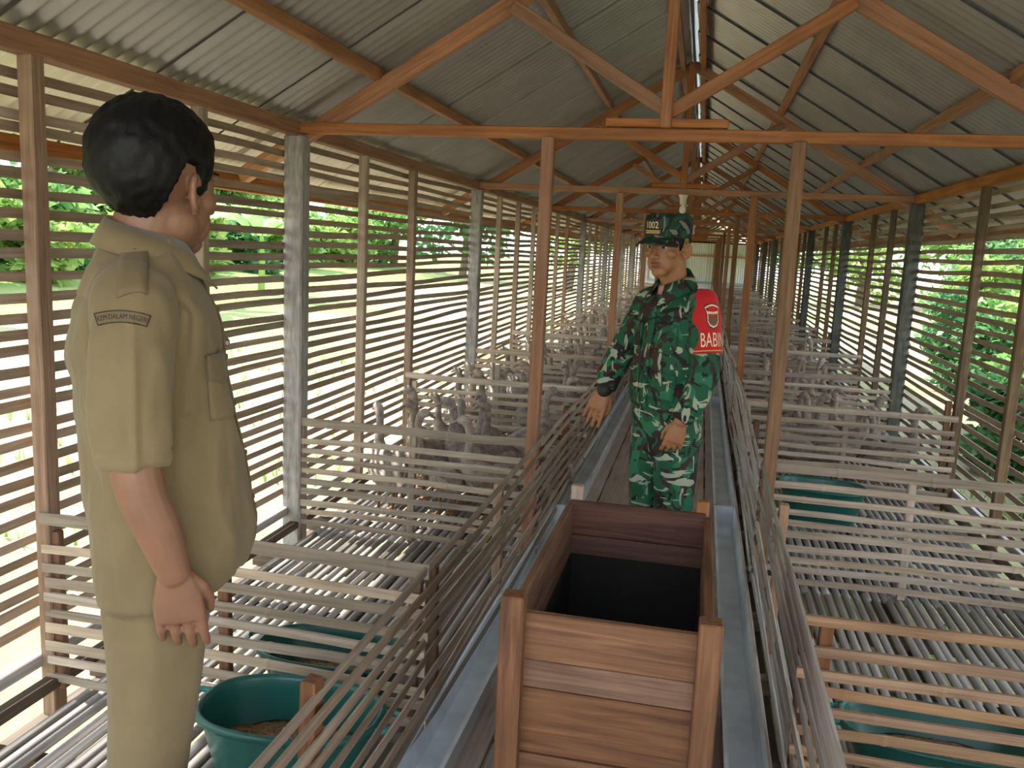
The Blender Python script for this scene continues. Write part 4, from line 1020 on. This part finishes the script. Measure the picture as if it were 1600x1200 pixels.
# ---- soldier (local +Y = where his chest points)
SPSI = math.radians(180+47)
sol = empty('person', (-0.098, 3.45, 0.002), -SPSI)
tag(sol, 'soldier in camouflage uniform and cap with a red armband, standing in the aisle', 'person')
Th = Matrix.Translation((0, 0.058, 1.532)) @ Matrix.Rotation(math.radians(19), 4, 'Z') @ Matrix.Rotation(-0.10, 4, 'X') @ Matrix.Scale(0.98, 4)
s = Soup(); head_soup(s, Th, 0.92)
s.tube([(0, -0.015, 1.30), (0, 0.0, 1.37), (0, 0.025, 1.44), (0, 0.042, 1.50)], [0.062, 0.055, 0.053, 0.056], 18)
s.rings([sup_ring(0, cy, z, rx, ry, 24, 2.2) for z, cy, rx, ry in ((0.80, 0.0, 0.135, 0.085), (0.92, 0.0, 0.135, 0.09), (1.05, 0.0, 0.13, 0.09), (1.2, -0.005, 0.145, 0.095), (1.29, -0.012, 0.15, 0.085), (1.35, -0.012, 0.09, 0.055))])
for k in (-1, 1): s.tube([(k*0.08, 0.0, 0.84), (k*0.082, 0.005, 0.64), (k*0.085, 0.0, 0.44), (k*0.088, -0.02, 0.26), (k*0.09, -0.03, 0.08)], [0.07, 0.064, 0.048, 0.045, 0.036], 14)
aR = [(0.165, -0.01, 1.305), (0.205, 0.015, 1.20), (0.235, 0.06, 1.09), (0.228, 0.110, 1.02), (0.205, 0.160, 0.948)]
aL = [(-0.155, 0.00, 1.315), (-0.182, 0.002, 1.20), (-0.200, 0.005, 1.065), (-0.208, 0.050, 0.975), (-0.188, 0.095, 0.885)]
for A in (aR, aL): s.tube(A, [0.046, 0.041, 0.037, 0.034, 0.026], 14, sub=3)
hand_soup(s, aR[-1], (0.12, 0.34, -0.90), (-0.62, 0.62, 0.25), (-0.68, -0.73, 0.0), 0.98, (0.12, 0.15, 0.17, 0.22), 0.10)
hand_soup(s, aL[-1], (0.12, 0.22, -1), (-0.75, 0.55, 0.05), (0.55, 0.80, 0.1), 0.90, (0.45, 0.55, 0.62, 0.68), 0.08)
bm_ = s.fuse('body', 0.0034, 2); bm_.materials.append(M['skin_sol']); obj('body', bm_, None, sol)
head_bits(sol, Th, 'hair')
hm = hair_mesh(Th, 0.002, 0.004, 0.003, 4.0); ho = obj('hair', hm, M['hair'], sol); ho['label'] = 'closely cropped black hair under the cap'
# cap with brim
s = Soup()
s.rings([[Th @ Vector((1.03*rx*math.sin(2*PI*j/32), -0.006+1.03*ry*math.cos(2*PI*j/32), z+0.007+tl_*math.cos(2*PI*j/32))) for j in range(32)] for z, rx, ry, tl_ in ((0.028, 0.080, 0.101, -0.004), (0.045, 0.0845, 0.105, -0.004), (0.075, 0.0855, 0.105, 0.0), (0.100, 0.0835, 0.100, 0.003), (0.114, 0.0790, 0.094, 0.005), (0.1210, 0.060, 0.072, 0.004), (0.1220, 0.02, 0.02, 0.0))])
capm = me_of('cap', s.V, s.F, True); cap = obj('cap', capm, M['camo_cap'], sol)
V = []; Fc = []; n = 20
for j in range(n+1):
    a = -1.15+2.3*j/n
    for q in range(5):
        f = q/4; L = 0.056*math.cos(a*0.72)**0.8
        V.append(Th @ Vector(((0.086+f*L*0.35)*math.sin(a)*1.0, -0.006+0.107*math.cos(a)+f*L, 0.042-0.018*f-0.014*abs(math.sin(a))**2*f-0.006*abs(math.sin(a))**2)))
for j in range(n):
    for q in range(4): a = j*5+q; Fc.append((a, a+5, a+6, a+1))
br = obj('cap_brim', me_of('cap_brim', V, Fc, True), M['camo_cap'], cap); md = br.modifiers.new('s', 'SOLIDIFY'); md.thickness = 0.004
bvC = bvh_of(capm)
def cap_on(name, vf, off, mat, parent=None, a0=0.12, z0=0.078):
    # wrap round the front of the cap
    V = []
    for p in vf[0]:
        a = a0-p.x/0.098*-1.0 if False else a0+p.x/0.098
        d = Vector((math.sin(a), math.cos(a), 0)); q = Vector((0, -0.006, z0+0.003+p.y))
        V.append(Th @ (q+Vector((d.x*(0.0885+off), d.y*(0.1085+off), 0))))
    return obj(name, me_of(name, V, vf[1], True), mat, parent if parent else cap)
cp = cap_on('cap_patch', grid2d(-0.043, 0.043, -0.028, 0.028, 12, 4), 0.0008, M['black_print'])
mir = lambda vf, sxx=1.0: ([Vector((-p.x*sxx, p.y, 0)) for p in vf[0]], [tuple(reversed(f)) for f in vf[1]])
tv = text_mesh('1002', 0.036); cap_on('cap_number', mir(([Vector((p.x*0.92, p.y+0.007, 0)) for p in tv[0]], tv[1])), 0.0018, M['cream_print'], cp)
for zz, mt in ((-0.014, 'gold_print'), (-0.021, 'gold_print')): cap_on('cap_stripe', grid2d(-0.038, 0.038, zz-0.0022, zz+0.0022, 12, 1), 0.0018, M[mt], cp)
# jacket
s = Soup()
tr_ = lambda z, yb, yf, hw, p=2.4, tilt=0: sup_ring(0, (yb+yf)/2, z, hw, (yf-yb)/2, 36, p, tilt)
s.rings([tr_(0.905, -0.108, 0.118, 0.158), tr_(0.93, -0.112, 0.124, 0.163), tr_(1.00, -0.108, 0.122, 0.158), tr_(1.08, -0.106, 0.118, 0.156), tr_(1.16, -0.110, 0.114, 0.166), tr_(1.24, -0.112, 0.106, 0.172), tr_(1.29, -0.104, 0.094, 0.166), tr_(1.325, -0.094, 0.078, 0.142), tr_(1.355, -0.078, 0.066, 0.098), tr_(1.385, -0.062, 0.060, 0.066)])
for A, q in ((aR, 0.93), (aL, 0.93)):
    A2 = [Vector((A[0][0]*0.80, A[0][1], A[0][2]+0.015))]+[Vector(p) for p in A[:-1]]+[Vector(A[-2])+(Vector(A[-1])-Vector(A[-2]))*q]
    P_ = catmull(A2, 4); r_ = [0.050, 0.060, 0.060, 0.056, 0.050, 0.041]; rr = []
    for i in range(5):
        for q2 in range(4): rr.append(r_[i]+(r_[i+1]-r_[i])*q2/4)
    rr.append(r_[-1]); s.add(*loft_vf(tube_rings(P_, rr, 18, 0.92, Vector((0, 1, 0)), False)))
jm = s.fuse('jacket', 0.0055, 2); wrinkle(jm, folds(10, 0.0085, 4.4, (1, 1, 0.8))); jm.materials.append(M['camo']); obj('jacket', jm, None, sol)
bvJ = bvh_of(jm)
V = []; Fc = []; n = 40
for j in range(n+1):
    f = 1-abs(j/n-0.5)*2; ang_ = PI*(j/n*2-1)*0.88; dirx, diry = math.sin(ang_), -math.cos(ang_)
    zt = 1.384+0.066*f; ri = 0.060; cy_ = 0.014
    drop = 0.050+0.028*(1-f)**3; out_ = 0.028+0.014*(1-f)
    V += [Vector((dirx*ri*0.97, cy_+diry*ri, zt-0.012)), Vector((dirx*(ri+0.006), cy_+diry*(ri+0.006), zt)), Vector((dirx*(ri+out_*0.6), cy_+diry*(ri+out_*0.6), zt-drop*0.45)), Vector((dirx*(ri+out_), cy_+diry*(ri+out_)+0.01*(1-f), zt-drop))]
for j in range(n):
    for i in range(3): a = j*4+i; Fc.append((a, a+4, a+5, a+1))
co = obj('collar', me_of('collar', V, Fc, True), M['camo'], sol); md = co.modifiers.new('s', 'SOLIDIFY'); md.thickness = 0.005
un = Soup(); un.rings([[Vector((0.052*math.cos(2*PI*j/24), 0.016+0.056*math.sin(2*PI*j/24)*k, z+0.012*(-math.sin(2*PI*j/24)))) for j in range(24)] for z, k in ((1.36, 1.08), (1.385, 1.06), (1.395, 1.0))])
uo = obj('undershirt', me_of('undershirt', un.V, un.F, True), M['pink'], sol); uo['label'] = 'pale pink undershirt collar'
for k in (-1, 1):
    decal('chest_pocket', grid2d(-0.042, 0.042, -0.10, 0.0, 8, 8), bvJ, (k*0.085, 0.5, 1.235), (1, 0, 0), (0, 0, 1), (0, -1, 0), 0.004, M['camo'], sol, 0.004)
    decal('pocket_flap', grid2d(-0.045, 0.045, -0.034, 0.006, 8, 3), bvJ, (k*0.085, 0.5, 1.235), (1, 0, 0), (0, 0, 1), (0, -1, 0), 0.008, M['camo'], sol, 0.004)
    decal('lower_pocket', grid2d(-0.050, 0.050, -0.11, 0.0, 8, 8), bvJ, (k*0.085, 0.5, 1.055), (1, 0, 0), (0, 0, 1), (0, -1, 0), 0.004, M['camo'], sol, 0.004)
decal('jacket_placket', grid2d(-0.018, 0.018, 0.915, 1.34, 2, 30), bvJ, (0, 0.5, 0), (1, 0, 0), (0, 0, 1), (0, -1, 0), 0.004, M['camo'], sol, 0.004)
# red armband round the upper left sleeve
AB0, AB1 = Vector((-0.158, 0.0, 1.360)), Vector((-0.200, 0.003, 1.140))
ax = (AB1-AB0).normalized(); lat = Vector((-1, 0, 0)); lat = (lat-ax*lat.dot(ax)).normalized(); fwd = ax.cross(lat)
if fwd.y < 0: fwd = -fwd
LAB = (AB1-AB0).length
def ab_rad(f): return 0.048+0.016*min(1, f*2.6)**0.7-0.001*f
def ab_pt(u, v, off=0.0):
    """u: arc length from the outer side of the arm towards the back, v: distance down the band"""
    f = v/LAB; r = ab_rad(f)+off; a = u/0.067
    return AB0+ax*v+lat*math.cos(a)*r*0.98-fwd*math.sin(a)*r*0.95
rings = [[ab_pt(2*PI*0.067*j/40, LAB*i/12, 0.0) for j in range(40)] for i in range(13)]
rings = [[AB0+(p-AB0)*0.55-ax*0.018 for p in rings[0]]]+rings+[[ab_pt(2*PI*0.067*j/40, LAB, -0.006) for j in range(40)]]
V, Fc = loft_vf(rings, False); ab = obj('red_armband', me_of('red_armband', V, Fc, True), M['red'], sol); ab['label'] = 'red armband with a shield emblem and cream lettering'
U0 = -0.030   # lettering centre turned a little to the front
def ab_on(name, vf, v0, off, mat, parent=ab, us=1.0, u0=None):
    V = [ab_pt((U0 if u0 is None else u0)+p.x*us, v0-p.y, off) for p in vf[0]]
    return obj(name, me_of(name, V, vf[1], True), mat, parent)
tv = text_mesh('BABINSA', 0.062); wd = max(p.x for p in tv[0])-min(p.x for p in tv[0])
tv = ([Vector((p.x*0.152/wd, p.y*1.22, 0)) for p in tv[0]], tv[1])
ab_on('armband_lettering', tv, LAB-0.047, 0.0022, M['cream_print'], u0=0.004)
ab_on('armband_hem', grid2d(-0.20, 0.20, -0.0018, 0.0018, 48, 1), LAB-0.010, 0.0016, M['gold_print'])
def shield(k, dx=0.0, dy=0.0):
    return [(x*k+dx, y*k+dy) for x, y in ((-0.034, 0.036), (-0.018, 0.043), (0, 0.046), (0.018, 0.043), (0.034, 0.036), (0.026, 0.020), (0.024, 0.004), (0.024, -0.020), (0.016, -0.036), (0, -0.044), (-0.016, -0.036), (-0.024, -0.020), (-0.024, 0.004), (-0.026, 0.020))]
EV = 0.088
em = ab_on('emblem', poly2d(shield(1.08)), EV, 0.0018, M['black_print'], u0=U0+0.012)
ab_on('emblem_border', band(shield(0.98), shield(0.84)), EV, 0.0030, M['cream_print'], u0=U0+0.012)
ab_on('emblem_bar', poly2d([(-0.027, 0.020), (0, 0.016), (0.027, 0.020), (0.024, 0.010), (0, 0.007), (-0.024, 0.010)]), EV, 0.0030, M['cream_print'], u0=U0+0.012)
ab_on('emblem_field', poly2d([(-0.022, 0.033), (0, 0.036), (0.022, 0.033), (0.021, 0.018), (-0.021, 0.018)]), EV, 0.0026, M['red'], u0=U0+0.012)
ab_on('emblem_figure', poly2d([(-0.017, 0.004), (0.017, 0.004), (0.018, -0.018), (0.012, -0.030), (0, -0.035), (-0.012, -0.030), (-0.018, -0.018)]), EV, 0.0026, M['brown_print'], u0=U0+0.012)
# trousers and boots
s = Soup()
s.rings([sup_ring(0, cy, z, rx, ry, 32, 2.3) for z, cy, rx, ry in ((0.95, 0.0, 0.145, 0.10), (0.88, 0.0, 0.155, 0.106), (0.81, 0.0, 0.158, 0.104), (0.74, 0.0, 0.150, 0.092), (0.70, 0.0, 0.12, 0.066))])
for k in (-1, 1):
    P_ = [(k*0.078, 0.0, 0.80), (k*0.082, 0.004, 0.62), (k*0.085, 0.002, 0.45), (k*0.088, -0.012, 0.30), (k*0.090, -0.022, 0.16)]
    s.add(*loft_vf(tube_rings(catmull(P_, 3), [0.088+(0.064-0.088)*min(1, i/8.0) for i in range(13)], 20, 1.0, Vector((0, 1, 0)), False)))
tm_ = s.fuse('trousers', 0.0070, 2); wrinkle(tm_, folds(9.0, 0.0095, 2.2, (1, 1, 0.7))); tm_.materials.append(M['camo']); obj('trousers', tm_, None, sol)
for k in (-1, 1):
    boot(sol, k*0.090, 0.01, -k*0.15, 'boot')
    q = Soup(); q.tube([(k*0.090, -0.022, 0.06), (k*0.090, -0.020, 0.14), (k*0.09, -0.016, 0.21)], [0.044, 0.046, 0.050], 16); obj('boot_shaft', me_of('boot_shaft', q.V, q.F, True), M['boot'], sol)
q = Soup(); Aw = Vector(aR[-1]); Bw = Vector(aR[-2]); dw = (Aw-Bw).normalized()
q.tube([Aw-dw*0.006, Aw+dw*0.006], [0.0315, 0.0315], 16); wo_ = obj('wristwatch', me_of('wristwatch', q.V, q.F, True), M['black_print'], sol); wo_['label'] = 'dark wristwatch below the right cuff'
